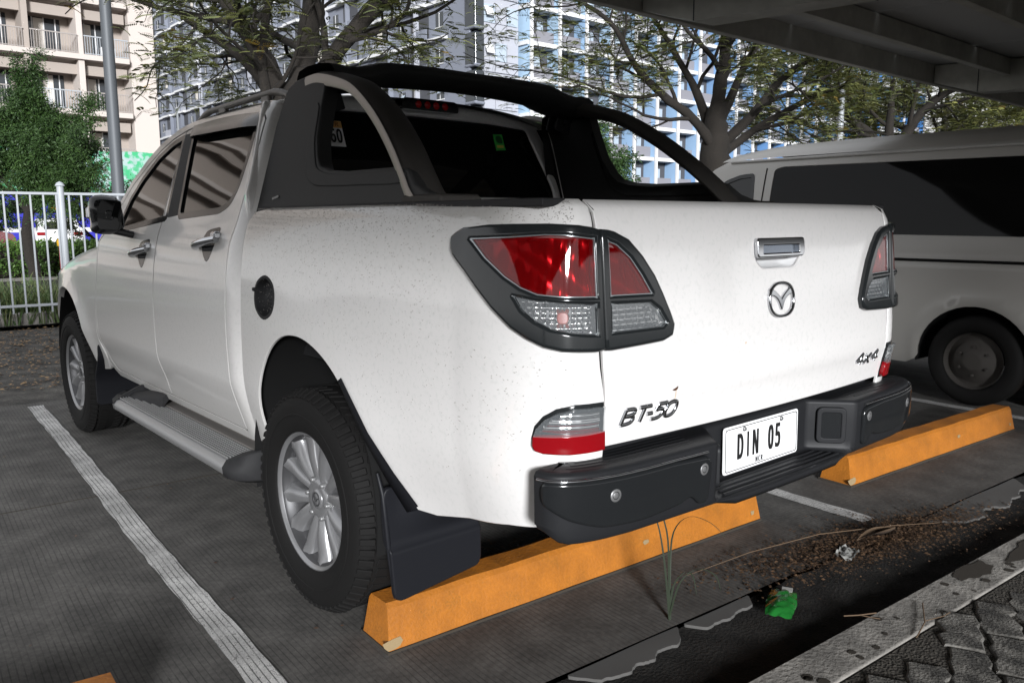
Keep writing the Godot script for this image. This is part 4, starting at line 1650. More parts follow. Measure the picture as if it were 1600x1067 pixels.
# ---------------------------------------------------------------- the place
const ROW := Vector3(.9983, 0, .0580)         # along the row of bays
const AHEAD := Vector3(.0580, 0, -.9983)      # from the wheel stops towards the aisle


func lot(a: float, b: float, y := 0.0) -> Vector3:
	return Vector3(0, y, .503) + ROW * a + AHEAD * b


func lot_basis() -> Basis:
	return Basis(ROW, Vector3.UP, -AHEAD)


func setting_materials() -> void:
	var m: StandardMaterial3D
	var a := noise_img(512, .012, 5, 11)
	var b := noise_img(512, .11, 4, 12)
	var c := noise_img(512, .45, 2, 13)
	var a1 := noise_img(512, .005, 1, 15)
	# tined concrete: one fine groove every 2 cm, texture tile 1.6 m
	var groove := func(x: int, y: int) -> float:
		var w := 6.0 * (a1.get_pixel(x / 2, y / 2).r - .5)
		var p := fposmod(x + w, 12.8)
		var deep := clampf(1.5 - absf(p - 6.4), 0, 1)
		return deep * (.45 + .55 * smoothstep(.35, .6, a.get_pixel((x / 2 + 140) % 512, y / 2).r))
	m = mat("slab", srgb(.168, .163, .156), .86, 0, true)
	m.albedo_texture = tex(1024, func(x: int, y: int) -> Color:
		var k: float = .72 + .26 * (a.get_pixel(x / 2, y / 2).r - .5) + .20 * (b.get_pixel(x / 2, y / 2).r - .5) + .26 * (c.get_pixel(x % 512, y % 512).r - .5)
		k *= 1.0 - .30 * groove.call(x, y)
		return Color(k, k * .99, k * .975))
	m.normal_enabled = true
	m.normal_scale = .5
	m.normal_texture = bump(512, 1.2, func(x: int, y: int) -> float: return .6 + .25 * (c.get_pixel(x, y).r - .5) + .2 * (b.get_pixel(x, y).r - .5))
	m.uv1_scale = Vector3(1 / 1.6, 1 / 1.6, 1)
	m = mat("line_paint", srgb(.68, .67, .65), .8)
	m.albedo_texture = tex(1024, func(x: int, y: int) -> Color:
		var k: float = .90 + .30 * (b.get_pixel(x / 2, y / 2).r - .5) + .3 * (a.get_pixel(x / 2, y / 2).r - .5)
		k *= 1.0 - .58 * groove.call(x, y)
		k *= 1.0 - .75 * smoothstep(.62, .70, c.get_pixel(x % 512, y % 512).r * .55 + b.get_pixel(x / 2, y / 2).r * .45)
		return Color(k, k, k))
	m.uv1_scale = Vector3(1 / 1.6, 1 / 1.6, 1)
	m = mat("asphalt", srgb(.135, .13, .122), .92)
	tri_tex(m, tex(512, func(x: int, y: int) -> Color:
		var k: float = .70 + .5 * (a.get_pixel(x, y).r - .5) + .35 * (b.get_pixel(x, y).r - .5) + .5 * (c.get_pixel(x, y).r - .5)
		return Color(k, k * .985, k * .96)), bump(512, 2.0, func(x: int, y: int) -> float: return c.get_pixel(x, y).r), .5)
	m = mat("kerb_concrete", srgb(.40, .39, .375), .9)
	tri_tex(m, tex(512, func(x: int, y: int) -> Color:
		var k: float = .80 + .3 * (a.get_pixel(x, y).r - .5) + .16 * (b.get_pixel(x, y).r - .5) + .12 * (c.get_pixel(x, y).r - .5)
		return Color(k, k * .985, k * .96)), bump(512, 1.5, func(x: int, y: int) -> float: return b.get_pixel(x, y).r * .6 + c.get_pixel(x, y).r * .4), .9)
	m = mat("soil", srgb(.020, .0175, .015), .95)
	tri_tex(m, tex(512, func(x: int, y: int) -> Color:
		var k: float = .6 + .9 * (b.get_pixel(x, y).r - .5) + .8 * (c.get_pixel(x, y).r - .5)
		return Color(k, k * .95, k * .88)), bump(512, 4.0, func(x: int, y: int) -> float: return b.get_pixel(x, y).r * .6 + c.get_pixel(x, y).r * .5), 1.2)
	m = mat("paver", srgb(.21, .205, .194), .92)
	tri_tex(m, tex(512, func(x: int, y: int) -> Color:
		var k: float = .70 + .7 * (a.get_pixel(x, y).r - .5) + .5 * (b.get_pixel(x, y).r - .5) + .3 * (c.get_pixel(x, y).r - .5)
		return Color(k, k * .985, k * .96)), bump(512, 3.0, func(x: int, y: int) -> float: return b.get_pixel(x, y).r * .6 + c.get_pixel(x, y).r * .4), 1.4)
	m = mat("yellow", srgb(.43, .145, .010), .62)
	tri_tex(m, tex(512, func(x: int, y: int) -> Color:
		var k: float = .90 + .16 * (a.get_pixel(x, y).r - .5) + .10 * (b.get_pixel(x, y).r - .5)
		var w := smoothstep(.70, .80, b.get_pixel((x * 2) % 512, (y * 2) % 512).r * .55 + a.get_pixel((x + 90) % 512, y).r * .5)
		return Color(k, k, k).lerp(Color(.62, .75, 1.0), w * .4)), bump(512, 1.2, func(x: int, y: int) -> float: return b.get_pixel(x, y).r * .6 + c.get_pixel(x, y).r * .3), 1.1)
	mat("chip", srgb(.26, .19, .10), .9)
	mat("mortar", srgb(.085, .082, .078), .95)
	m = mat("dry_soil", srgb(.10, .094, .085), .95)
	tri_tex(m, tex(256, func(x: int, y: int) -> Color:
		var k: float = .7 + .6 * (b.get_pixel(x * 2, y * 2).r - .5) + .6 * (c.get_pixel(x * 2, y * 2).r - .5)
		return Color(k, k * .97, k * .92)), bump(256, 3.0, func(x: int, y: int) -> float: return b.get_pixel(x * 2, y * 2).r), 1.5)
	mat("grime", srgb(.035, .028, .02), .95)
	m = mat("canopy_paint", srgb(.62, .61, .58), .55)
	tri_tex(m, tex(256, func(x: int, y: int) -> Color:
		var k: float = .9 + .16 * (a.get_pixel(x * 2, y * 2).r - .5) + .06 * (b.get_pixel(x, y).r - .5)
		return Color(k, k, k * .98)), null, .4)
	mat("deck", srgb(.46, .46, .46), .5)
	m = mat("bark", srgb(.040, .033, .027), .95)
	tri_tex(m, tex(256, func(x: int, y: int) -> Color:
		var k: float = .65 + .8 * (b.get_pixel((x * 3) % 512, y).r - .5) + .5 * (c.get_pixel(x, y).r - .5)
		return Color(k, k * .98, k * .94)), bump(256, 5.0, func(x: int, y: int) -> float: return b.get_pixel((x * 3) % 512, y).r), .9)
	for k in [["leaf", .3], ["grass_blade", .35], ["dry_leaf", .1]]:
		m = mat(k[0], Color.WHITE, .6, 0, true)
		m.backlight_enabled = true
		m.backlight = Color(k[1], k[1], k[1] * .5)
	mat("galvanised", srgb(.075, .082, .09), .55, .1)
	mat("white_rail", srgb(.34, .36, .38), .45)
	# buildings
	mat("beige_wall", srgb(.33, .285, .25), .9)
	mat("beige_light", srgb(.50, .445, .405), .9)
	mat("beige_dark", srgb(.17, .14, .12), .9)
	mat("tower_grey", srgb(.19, .205, .245), .85)
	mat("tower_light", srgb(.36, .37, .41), .8)
	mat("white_wall", srgb(.64), .8)
	mat("recess", srgb(.06, .062, .07), .9)
	mat("glass_dark", srgb(.03, .035, .04), .06)
	mat("glass_pale", srgb(.36, .42, .48), .08)
	for i in 5:
		var w := i / 4.0
		mat("fin_%d" % i, srgb(lerpf(.36, .06, w), lerpf(.50, .22, w), lerpf(.64, .54, w)), .7)
	mat("parapet", srgb(.20, .198, .22), .85)
	mat("curtain", srgb(.62, .58, .52), .9)
	mat("railing_grey", srgb(.30, .27, .25), .6)
	m = mat("net_green", srgb(.34, .52, .44), .9)
	tri_tex(m, tex(256, func(x: int, y: int) -> Color: return Color(.40, .85, .62).lerp(Color(1.0, .92, .98), smoothstep(.35, .65, a.get_pixel(x * 2, y * 2).r))), null, .3)
	mat("hoarding", srgb(.62, .55, .48), .9)
	mat("bus_blue", srgb(.035, .035, .36), .3)
	mat("board_blue", srgb(.02, .10, .42), .5)
	mat("sign_yellow", srgb(.55, .32, .02), .5)
	mat("car_red", srgb(.50, .01, .015), .25)
	mat("car_white", srgb(.80), .25)
	m = mat("van_paint", srgb(.45, .44, .42), .42, 0, true)
	m.clearcoat_enabled = true
	m.clearcoat = .3
	m.clearcoat_roughness = .2
	mat("van_rim", srgb(.05, .045, .04), .8)
	mat("weed", srgb(.014, .022, .010), .55)
	mat("leaf_brown", srgb(.11, .07, .04), .8)
	m = mat("wrapper_green", srgb(.015, .15, .025), .22)
	mat("wrapper_silver", srgb(.55, .55, .52), .3, .5)


func sheet(called: String, corners: Array, m: Material, cell := 0.0, rough := 0.0, uv := true) -> MeshInstance3D:
	# four corners a, b, c, d in order round the sheet; with cell > 0 it is a grid whose heights wander by rough
	var mb := MB.new()
	var A: Vector3 = corners[0]
	var B: Vector3 = corners[1]
	var C: Vector3 = corners[2]
	var D: Vector3 = corners[3]
	var nu := maxi(1, int(A.distance_to(B) / cell)) if cell > 0 else 1
	var nv := maxi(1, int(A.distance_to(D) / cell)) if cell > 0 else 1
	var fn := FastNoiseLite.new()
	fn.seed = 4
	fn.frequency = .9
	var P := func(i: int, j: int) -> Vector3:
		var p := A.lerp(B, float(i) / nu).lerp(D.lerp(C, float(i) / nu), float(j) / nv)
		return p + Vector3.UP * (rough * fn.get_noise_2d(p.x * 6, p.z * 6) if rough > 0 else 0.0)
	var N := func(i: int, j: int) -> Vector3:
		if rough <= 0: return Vector3.UP
		var m1: Vector3 = (P.call(i, j + 1) - P.call(i, j - 1)).cross(P.call(i + 1, j) - P.call(i - 1, j)).normalized()
		return m1 if m1.y > 0 else -m1
	var L := Basis(ROW, Vector3.UP, -AHEAD).inverse()
	var col := func(p: Vector3) -> Color:
		var k := 1.0 + .26 * fn.get_noise_2d(p.x * .9, p.z * .9) + .16 * fn.get_noise_2d(p.x * 3.0 + 40, p.z * 3.0)
		return Color(k, k, k)
	for i in nu:
		for j in nv:
			var p := [P.call(i, j), P.call(i + 1, j), P.call(i + 1, j + 1), P.call(i, j + 1)]
			var n := [N.call(i, j), N.call(i + 1, j), N.call(i + 1, j + 1), N.call(i, j + 1)]
			var t := []
			for q in p:
				var l: Vector3 = L * q
				t.append(Vector2(l.x, l.z))
			mb.tri(p[0], p[1], p[2], n[0], n[1], n[2], t[0], t[1], t[2], col.call(p[0]), col.call(p[1]), col.call(p[2]))
			mb.tri(p[0], p[2], p[3], n[0], n[2], n[3], t[0], t[2], t[3], col.call(p[0]), col.call(p[2]), col.call(p[3]))
	var o := part(called, mb, m)
	o.set_meta("kind", "structure")
	return o


func grounds() -> void:
	# the whole ground: level under the lot, lower along the street
	var mb := MB.new()
	var zs := [40.0, 8.0, 2.0, -6.0, -11.0, -14.5, -17.0, -20.0, -60.0, -500.0]
	var hs := [-.03, -.03, -.03, -.03, -.03, -.03, -.03, -.03, -.03, -.03]
	var rows := []
	for i in zs.size():
		var row := PackedVector3Array()
		for x in [-400.0, -60.0, -20.0, 0.0, 20.0, 60.0, 150.0, 500.0]:
			row.append(Vector3(x, hs[i], zs[i]))
		rows.append(row)
	mb.grid(rows, 1.0)
	for i in mb.n.size():
		if mb.n[i].y < 0: mb.n[i] = -mb.n[i]
	part("ground", mb, M.asphalt).set_meta("kind", "structure")
	sheet("parking_slab", [lot(-14, -.42), lot(22, -.42), lot(22, 4.80), lot(-14, 4.80)], M.slab, .25)
	sheet("aisle_road", [lot(-20, 4.8, -.008), lot(30, 4.8, -.008), lot(30, 9.75, -.008), lot(-20, 9.75, -.008)], M.asphalt)
	sheet("gutter", [lot(-14, -.80, -.018), lot(22, -.80, -.018), lot(22, -.42, -.018), lot(-14, -.42, -.018)], M.soil, .035, .014)
	var en := FastNoiseLite.new()
	en.seed = 77
	en.frequency = .6
	# ragged mortar left along the slab's edge
	for spec in [[-.50, -.02, .075], [.02, .36, .05], [1.62, 2.6, .12]]:
		var o := PackedVector2Array()
		var top := PackedVector2Array()
		var k := 60
		for i in k + 1:
			var a := lerpf(spec[0], spec[1], float(i) / k)
			var w: float = spec[2] * (1.0 + .5 * en.get_noise_1d(a * 9.0) + .10 * en.get_noise_1d(a * 30.0 + 7))
			o.append(Vector2(a, -.43 - w * minf(1, sin(PI * i / k) * 2.5)))
			top.append(Vector2(a, -.424))
		top.reverse()
		o.append_array(top)
		mb = MB.new()
		panel(mb, o, [], func(a: float, b: float) -> Vector3: return lot(a, b, -.004 + .002 * sin(a * 11) * sin(b * 17)), .02, .002, .008)
		part("slab_edge", mb, M.mortar).set_meta("kind", "structure")
	mb = MB.new()
	mb.box(lot(4, -.885, -.02), Vector3(36, .10, .165), lot_basis(), .012)
	part("kerb", mb, M.kerb_concrete).set_meta("kind", "structure")
	# stains on the kerb
	var st := MB.new()
	for i in 26:
		var a := rng.randf_range(-.6, 1.6)
		var c := Vector2(a, rng.randf_range(-.95, -.83))
		var r := rng.randf_range(.006, .020)
		var o := PackedVector2Array()
		for k in 9:
			o.append(c + Vector2(cos(TAU * k / 9), .8 * sin(TAU * k / 9)) * r * rng.randf_range(.8, 1.15))
		for k in 9:
			st.tri(lot(c.x, c.y, .0325), lot(o[k].x, o[k].y, .0325), lot(o[(k + 1) % 9].x, o[(k + 1) % 9].y, .0325), Vector3.UP, Vector3.UP, Vector3.UP)
	for big in [[1.15, -.86, .13, .05], [1.75, -.90, .42, .055]]:
		var o := PackedVector2Array()
		for k in 22:
			var w := TAU * k / 22
			var q := Vector2(cos(w) * big[2], sin(w) * big[3]) * rng.randf_range(.75, 1.1)
			o.append(Vector2(big[0] + q.x, clampf(big[1] + q.y, -.955, -.815)))
		for k in 22:
			st.tri(lot(big[0], big[1], .033), lot(o[k].x, o[k].y, .033), lot(o[(k + 1) % 22].x, o[(k + 1) % 22].y, .033), Vector3.UP, Vector3.UP, Vector3.UP)
	var so := part("kerb_stain", st, M.grime)
	so.set_meta("kind", "stuff")
	tag(so, "dark oily spots and patches on the pale kerb", "stain", "", "stuff")
	# broken paving behind the kerb
	var pv := Node3D.new()
	pv.name = numbered("pavement")
	add_child(pv)
	pv.set_meta("kind", "structure")
	mb = MB.new()
	mb.box(lot(4, -2.572, -.026), Vector3(36, .10, 3.2), lot_basis())
	part("paving_bed", mb, M.dry_soil, pv)
	var variants := []
	for v in 8:
		var o := PackedVector2Array()
		for q in [[-.113, -.052], [-.06, -.048], [-.03, -.062], [.03, -.046], [.06, -.060], [.11, -.05], [.113, .05], [.06, .046], [.03, .060], [-.03, .047], [-.06, .061], [-.112, .05]]:
			o.append(Vector2(q[0] + rng.randf_range(-.006, .006), q[1] + rng.randf_range(-.006, .006)))
		var m2 := MB.new()
		m2.prism(o, .05, Transform3D(Basis(Vector3.RIGHT, -PI / 2), Vector3.ZERO), .007)
		variants.append(m2.mesh())
	for i in range(-14, 22):
		for j in range(-14, 16):
			if rng.randf() < .05: continue
			var sl := Vector2(-.35 + i * .232 + (.116 if j % 2 else 0.0), -1.035 - j * .112)
			var rt := (sl - Vector2(1.0, -1.4)).rotated(.55) * 1.12 + Vector2(1.0, -1.45)
			var a := rt.x
			var b := rt.y
			if b > -1.0 or b < -1.95 or a < -1.3 or a > 3.3: continue
			var xf := Transform3D(lot_basis() * Basis(Vector3.UP, .55 + rng.randf_range(-.05, .05)) * Basis.from_scale(Vector3(1.1, 1, 1.1)) * Basis(Vector3(rng.randf_range(-1, 1), 0, rng.randf_range(-1, 1)).normalized(), rng.randf_range(0, .009)), lot(a, b, rng.randf_range(.027, .037)))
			inst("paver", variants[rng.randi() % 8], M.paver, pv, xf)
	# painted bay lines
	for k in 5:
		var a0 := -1.245 + 2.65 * (k - 1)
		var o := PackedVector2Array()
		var back := PackedVector2Array()
		for i in 61:
			var b := lerpf(-.30, 4.66, i / 60.0)
			o.append(Vector2(a0 - .049 + rng.randf_range(-.004, .004) + .006 * sin(b * 2.1 + k), b))
			back.append(Vector2(a0 + .049 + rng.randf_range(-.004, .004) + .006 * sin(b * 1.7 + k + 1), b))
		back.reverse()
		o.append_array(back)
		var l := MB.new()
		panel(l, o, [], func(a: float, b: float) -> Vector3: return lot(a, b, .004), .1, 0, 0)
		part("parking_line", l, M.line_paint).set_meta("kind", "structure")
	# joint across the slab behind the stops
	for b in [2.2]:
		mb = MB.new()
		mb.box(lot(4, b, .0), Vector3(36, .003, .007), lot_basis())
		part("slab_joint", mb, M.grime).set_meta("kind", "structure")
	# wheel stops
	var names := [
		"yellow wheel stop at the left edge beside the white bay line", "yellow concrete wheel stop behind the white pickup's rear wheels",
		"yellow wheel stop of the empty bay between pickup and van", "yellow wheel stop behind the silver van's rear wheel"]
	var stop: Node3D = null
	for k in 4:
		var s: Node3D
		if stop == null:
			s = thing("wheel_stop", names[k], "wheel stop", "yellow wheel stops of the bays")
			var w := MB.new()
			var sec := [[-.090, 0.0], [-.086, .012], [-.060, .135], [-.048, .150], [.048, .150], [.060, .135], [.086, .012], [.090, 0.0]]
			var rows2 := []
			for i in 21:
				var u := lerpf(-.95, .95, i / 20.0)
				var row := PackedVector3Array()
				for q in sec:
					row.append(Vector3(u + (signf(u) * -.014 * q[1] / .15 if i in [0, 20] else 0.0), q[1] + .0015 * sin(i * 1.9 + q[0] * 30), q[0] + .0018 * sin(i * 1.3)))
				rows2.append(row)
			for i in 20:
				for j in sec.size() - 1:
					w.q(rows2[i][j], rows2[i + 1][j], rows2[i + 1][j + 1], rows2[i][j + 1])
			for e in [0, 20]:
				w.fan(rows2[e], Vector3(-1 if e == 0 else 1, .25, 0).normalized())
			part("block", w, M.yellow, s)
			w = MB.new()
			for e in [[-.952, .952, .0915], [-.952, .2, -.0915]]:
				w.box(Vector3((e[0] + e[1]) / 2, .004, e[2]), Vector3(e[1] - e[0], .011, .007), Basis.IDENTITY, .002)
			w.box(Vector3(-.952, .004, 0), Vector3(.007, .012, .19), Basis.IDENTITY, .002)
			part("grime_line", w, M.grime, s)
			# chipped paint along the top edge and the ends
			for q in [[-.935, .03, .034], [.22, .075, .018], [.90, .045, .016]]:
				w = MB.new()
				var o := PackedVector2Array()
				for k2 in 9:
					o.append(Vector2(cos(TAU * k2 / 9) * q[2], sin(TAU * k2 / 9) * q[2] * .6) * rng.randf_range(.55, 1.15))
				w.prism(o, .0015, Transform3D(Basis(Vector3.RIGHT, -.208), Vector3(clampf(q[0], -.935, .935), q[1], .0865 - .0305 * (q[1] - .012) / .14 + .0022)))
				part("paint_chip", w, M.chip, s)
			stop = s
		else:
			s = stop.duplicate()
			s.name = numbered("wheel_stop")
			add_child(s)
			s.set_meta("label", names[k])
		s.transform = Transform3D(lot_basis() * Basis(Vector3.UP, [.0, .004, -.006, .003][k]), lot(-.875 + .95 + 2.65 * (k - 1), .09, 0))


func canopy() -> void:
	var C := thing("parking_canopy", "grey steel parking canopy overhead with tapered rafters and flat deck", "canopy")
	# a single-sided roof on the left runs on as a double-sided one to the right
	var front := [[-1.24, 2.87], [.3, 2.80], [1.8, 2.74], [3.3, 2.70]]
	var profs := [front + [[4.9, 2.73], [5.9, 2.76]], front + [[4.9, 2.70], [6.6, 2.74], [8.4, 2.80], [10.2, 2.85], [12.0, 2.90]]]
	var spans := [[-15.4, -1.45, 8], [-1.43, 29.0, 17]]
	var mb: MB
	for h in 2:
		var prof: Array = profs[h]
		var x0: float = spans[h][0]
		var x1: float = spans[h][1]
		var n: int = spans[h][2]
		for i in prof.size() - 1:
			for k in n:
				mb = MB.new()
				var xa := lerpf(x0, x1, float(k) / n) + .006
				var xb := lerpf(x0, x1, float(k + 1) / n) - .006
				var d := Vector3(0, prof[i + 1][1] - prof[i][1], prof[i + 1][0] - prof[i][0])
				mb.box(Vector3((xa + xb) / 2, (prof[i][1] + prof[i + 1][1]) / 2 + .012, (prof[i][0] + prof[i + 1][0]) / 2), Vector3(xb - xa, .024, d.length() + .02), Basis(Vector3.RIGHT, -atan2(d.y, d.z)), .003)
				part("deck_panel", mb, M.deck, C)
		var last: Array = prof[prof.size() - 1]
		for z in [[-1.21, 2.78], [last[0] - .03, last[1] - .09]]:
			mb = MB.new()
			mb.box(Vector3((x0 + x1) / 2, z[1], z[0]), Vector3(x1 - x0, .20, .06), Basis.IDENTITY, .006)
			part("fascia", mb, M.canopy_paint, C)
		for z in [-.52, .35, 1.25, 2.2, 4.2, 5.6, 7.5, 9.3, 11.0]:
			if z > last[0]: continue
			var y := 2.87
			for i in prof.size() - 1:
				if z >= prof[i][0] and z <= prof[i + 1][0]:
					y = lerpf(prof[i][1], prof[i + 1][1], (z - prof[i][0]) / (prof[i + 1][0] - prof[i][0]))
			mb = MB.new()
			mb.box(Vector3((x0 + x1) / 2, y - .085, z), Vector3(x1 - x0, .15, .07), Basis.IDENTITY, .005)
			part("purlin", mb, M.canopy_paint, C)
	mb = MB.new()
	mb.box(Vector3(6.8, 2.33, 3.3), Vector3(44.4, .34, .16), Basis.IDENTITY, .006)
	part("girder", mb, M.canopy_paint, C)
	for k in 8:
		var x := 2.25 + 4.42 * (k - 3)
		mb = MB.new()
		var o := pts([-1.17, 2.69, -.76, 2.555, .24, 2.505, 2.4, 2.50, 4.2, 2.50])
		o.append_array(pts([5.82, 2.64, 5.82, 2.735, 4.9, 2.715]) if x < -1.45 else pts([6.6, 2.52, 9.5, 2.62, 11.9, 2.78, 11.9, 2.88, 8.4, 2.785, 6.6, 2.725, 4.9, 2.685]))
		o.append_array(pts([3.3, 2.685, 1.8, 2.725, .3, 2.785, -1.17, 2.855]))
		mb.prism(o, .20, Transform3D(Basis(Vector3(0, 0, 1), Vector3.UP, Vector3(-1, 0, 0)), Vector3(x - .10, 0, 0)), .004)
		part("rafter", mb, M.canopy_paint, C)
		for j in [[-.76, 2.556, 2.84], [.30, 2.503, 2.785], [1.35, 2.501, 2.742]]:
			mb = MB.new()
			mb.box(Vector3(x, (j[1] + j[2]) / 2, j[0]), Vector3(.204, j[2] - j[1], .008))
			part("rafter_joint", mb, M.recess, C)
		if k % 2 == 1:
			mb = MB.new()
			mb.box(Vector3(x, 1.09, 3.3), Vector3(.22, 2.18, .22), Basis.IDENTITY, .01)
			part("column", mb, M.canopy_paint, C)


func fence_row() -> void:
	var zf := -9.62
	var kb := MB.new()
	kb.box(Vector3(6, .06, zf + .06), Vector3(56, .18, .20), lot_basis(), .015)
	part("fence_kerb", kb, M.kerb_concrete).set_meta("kind", "structure")
	var F := thing("picket_fence", "white steel picket fence on a low kerb beyond the aisle", "fence")
	var mb := MB.new()
	mb.box(Vector3(0, .79, 0), Vector3(.022, 1.54, .022), Basis.IDENTITY, .004)
	var pk := mb.mesh()
	mb = MB.new()
	mb.tube(PackedVector3Array([Vector3(0, 0, 0), Vector3(0, 1.66, 0)]), .042, 14)
	mb.lathe(pts([0, .06, .04, .04, .062, 0]), 14, Transform3D(Basis.IDENTITY, Vector3(0, 1.66, 0)))
	var pm := mb.mesh()
	var at := func(x: float) -> Vector3: return Vector3(x, .14, zf + .058 * (x - 1) + .06)
	for i in 150:
		var x := -11.0 + i * .148
		if absf(fposmod(x - .45, 2.4)) < .06: continue
		inst("picket", pk, M.white_rail, F, Transform3D(Basis.IDENTITY, at.call(x)))
	for k in 11:
		inst("post", pm, M.white_rail, F, Transform3D(Basis.IDENTITY, at.call(.45 + 2.4 * (k - 5))))
	for y in [.12, 1.56]:
		mb = MB.new()
		mb.box(at.call(.1) + Vector3.UP * y, Vector3(22.4, .035, .035), lot_basis(), .005)
		part("rail", mb, M.white_rail, F)
	# long grass and weeds behind the fence
	var blade := MB.new()
	for k in 3:
		var o := Vector3((k - 1) * .02, 0, 0)
		var l := [Vector3(0, 0, 0), Vector3(.0, .18, .03), Vector3(0, .30, .10), Vector3(0, .36, .20)]
		for i in 3:
			var w0 := .007 * (1 - i / 3.0)
			var w1 := .007 * (1 - (i + 1) / 3.0)
			var t := Basis(Vector3.UP, k * 2.1)
			blade.q(t * (l[i] + o + Vector3(-w0, 0, 0)), t * (l[i] + o + Vector3(w0, 0, 0)), t * (l[i + 1] + o + Vector3(w1, 0, 0)), t * (l[i + 1] + o + Vector3(-w1, 0, 0)))
	var xs := []
	var cs := []
	for i in 12000:
		var x := rng.randf_range(-10, 13)
		var z := zf + .058 * (x - 1) - (rng.randf_range(.06, 1.1) if i % 3 else rng.randf_range(1.1, 8.8))
		var s := rng.randf_range(.6, 1.7) * (.95 if z > zf - .9 else .45)
		var b := Basis(Vector3.UP, rng.randf_range(0, TAU)) * Basis(Vector3.RIGHT, rng.randf_range(-.3, .3))
		xs.append(Transform3D(b.scaled(Vector3(s * 1.3, s, s)), Vector3(x, .0, z)))
		var k := rng.randf()
		cs.append(Color(.05, .095, .025).lerp(Color(.20, .22, .09), k * k))
	var g := multi("long_grass", blade.mesh(), M.grass_blade, xs, cs)
	tag(g, "long green grass and weeds growing behind the white fence", "grass", "", "stuff")


func street() -> void:
	sheet("planting_soil", [Vector3(-30, -.012, -9.75), Vector3(40, -.012, -9.75), Vector3(40, -.012, -18.9), Vector3(-30, -.012, -18.9)], M.soil)
	sheet("footpath", [Vector3(-40, .0, -18.9), Vector3(60, .0, -18.9), Vector3(60, .0, -20.2), Vector3(-40, .0, -20.2)], M.kerb_concrete)
	hedge()
	road_things()
	# lamp posts
	var P := thing("lamp_post", "tall grey octagonal lamp post beyond the fence at left", "lamp post", "", Vector3(1.9, -.1, -12.3))
	var mb := MB.new()
	mb.tube(PackedVector3Array([Vector3(0, 0, 0), Vector3(0, 9.5, 0)]), PackedFloat32Array([.105, .08]), 8)
	part("pole", mb, M.galvanised, P)
	mb = MB.new()
	mb.box(Vector3(0, .03, 0), Vector3(.36, .06, .36), Basis.IDENTITY, .01)
	part("base_plate", mb, M.galvanised, P)
	mb = MB.new()
	mb.tube(PackedVector3Array([Vector3(0, 9.4, 0), Vector3(.5, 9.7, 0), Vector3(1.4, 9.8, 0)]), .035, 8)
	mb.box(Vector3(1.6, 9.8, 0), Vector3(.6, .08, .22), Basis.IDENTITY, .03)
	part("lamp_arm", mb, M.galvanised, P)
	P = thing("lamp_post", "slim pale pole rising behind the van's roof among the trees", "lamp post", "", Vector3(26.5, -.1, -12.8))
	mb = MB.new()
	mb.tube(PackedVector3Array([Vector3(0, 0, 0), Vector3(0, 9.0, 0)]), PackedFloat32Array([.12, .09]), 10)
	part("pole", mb, M.white_rail, P)
	mb = MB.new()
	mb.tube(PackedVector3Array([Vector3(0, 8.9, 0), Vector3(.5, 9.2, 0), Vector3(1.2, 9.25, 0)]), .03, 8)
	part("lamp_arm", mb, M.white_rail, P)
	P = thing("street_lamp", "small white street lamp on a curved arm before the grey tower", "street lamp", "", Vector3(17.9, 0, -56))
	mb = MB.new()
	mb.tube(PackedVector3Array([Vector3(0, 0, 0), Vector3(0, 8.6, 0), Vector3(-.3, 9.2, 0), Vector3(-1.2, 9.75, .2)]), PackedFloat32Array([.11, .08, .07, .06]), 8)
	part("pole", mb, M.white_rail, P)
	mb = MB.new()
	mb.box(Vector3(-1.5, 9.9, .25), Vector3(.9, .16, .34), Basis(Vector3.BACK, -.35), .06)
	part("lamp_head", mb, M.white_rail, P)


func leaf_clump(n: int, r: float, l: float, w: float, sd: int) -> ArrayMesh:
	var g := RandomNumberGenerator.new()
	g.seed = sd
	var mb := MB.new()
	for i in n:
		var d := Vector3(g.randf_range(-1, 1), g.randf_range(-.8, 1), g.randf_range(-1, 1)).normalized()
		var c := d * r * g.randf_range(.3, 1.0)
		var u := (d + Vector3(g.randf_range(-.7, .7), g.randf_range(-.9, .3), g.randf_range(-.7, .7))).normalized()
		var s := u.cross(Vector3(g.randf_range(-1, 1), 1, g.randf_range(-1, 1))).normalized()
		var a := c
		var b := c + u * l * .5 + s * w
		var e := c + u * l
		var f := c + u * l * .5 - s * w
		var m := s.cross(u).normalized()
		mb.tri(a, b, e, m, m, m)
		mb.tri(a, e, f, m, m, m)
	return mb.mesh()


# feathery compound leaf: a drooping stalk with paired leaflets
func spray(sd: int) -> ArrayMesh:
	var g := RandomNumberGenerator.new()
	g.seed = sd
	var mb := MB.new()
	for arm in 3:
		var t := Basis(Vector3.UP, arm * 2.1 + g.randf_range(-.4, .4)) * Basis(Vector3.RIGHT, g.randf_range(-.5, .35))
		for i in 8:
			var w := (i + 1) / 8.0
			var c := Vector3(0, -.10 * w * w, .30 * w)
			for s in [-1.0, 1.0]:
				var u := Vector3(s, -.25, .45).normalized()
				var l := .085 * sin(PI * (w * .8 + .15)) + .02
				var v := Vector3(.0, .25, 1).normalized() * .016
				var m := t * Vector3(0, 1, 0)
				mb.tri(t * c, t * (c + u * l * .5 + v), t * (c + u * l), m, m, m)
				mb.tri(t * c, t * (c + u * l), t * (c + u * l * .5 - v), m, m, m)
	return mb.mesh()


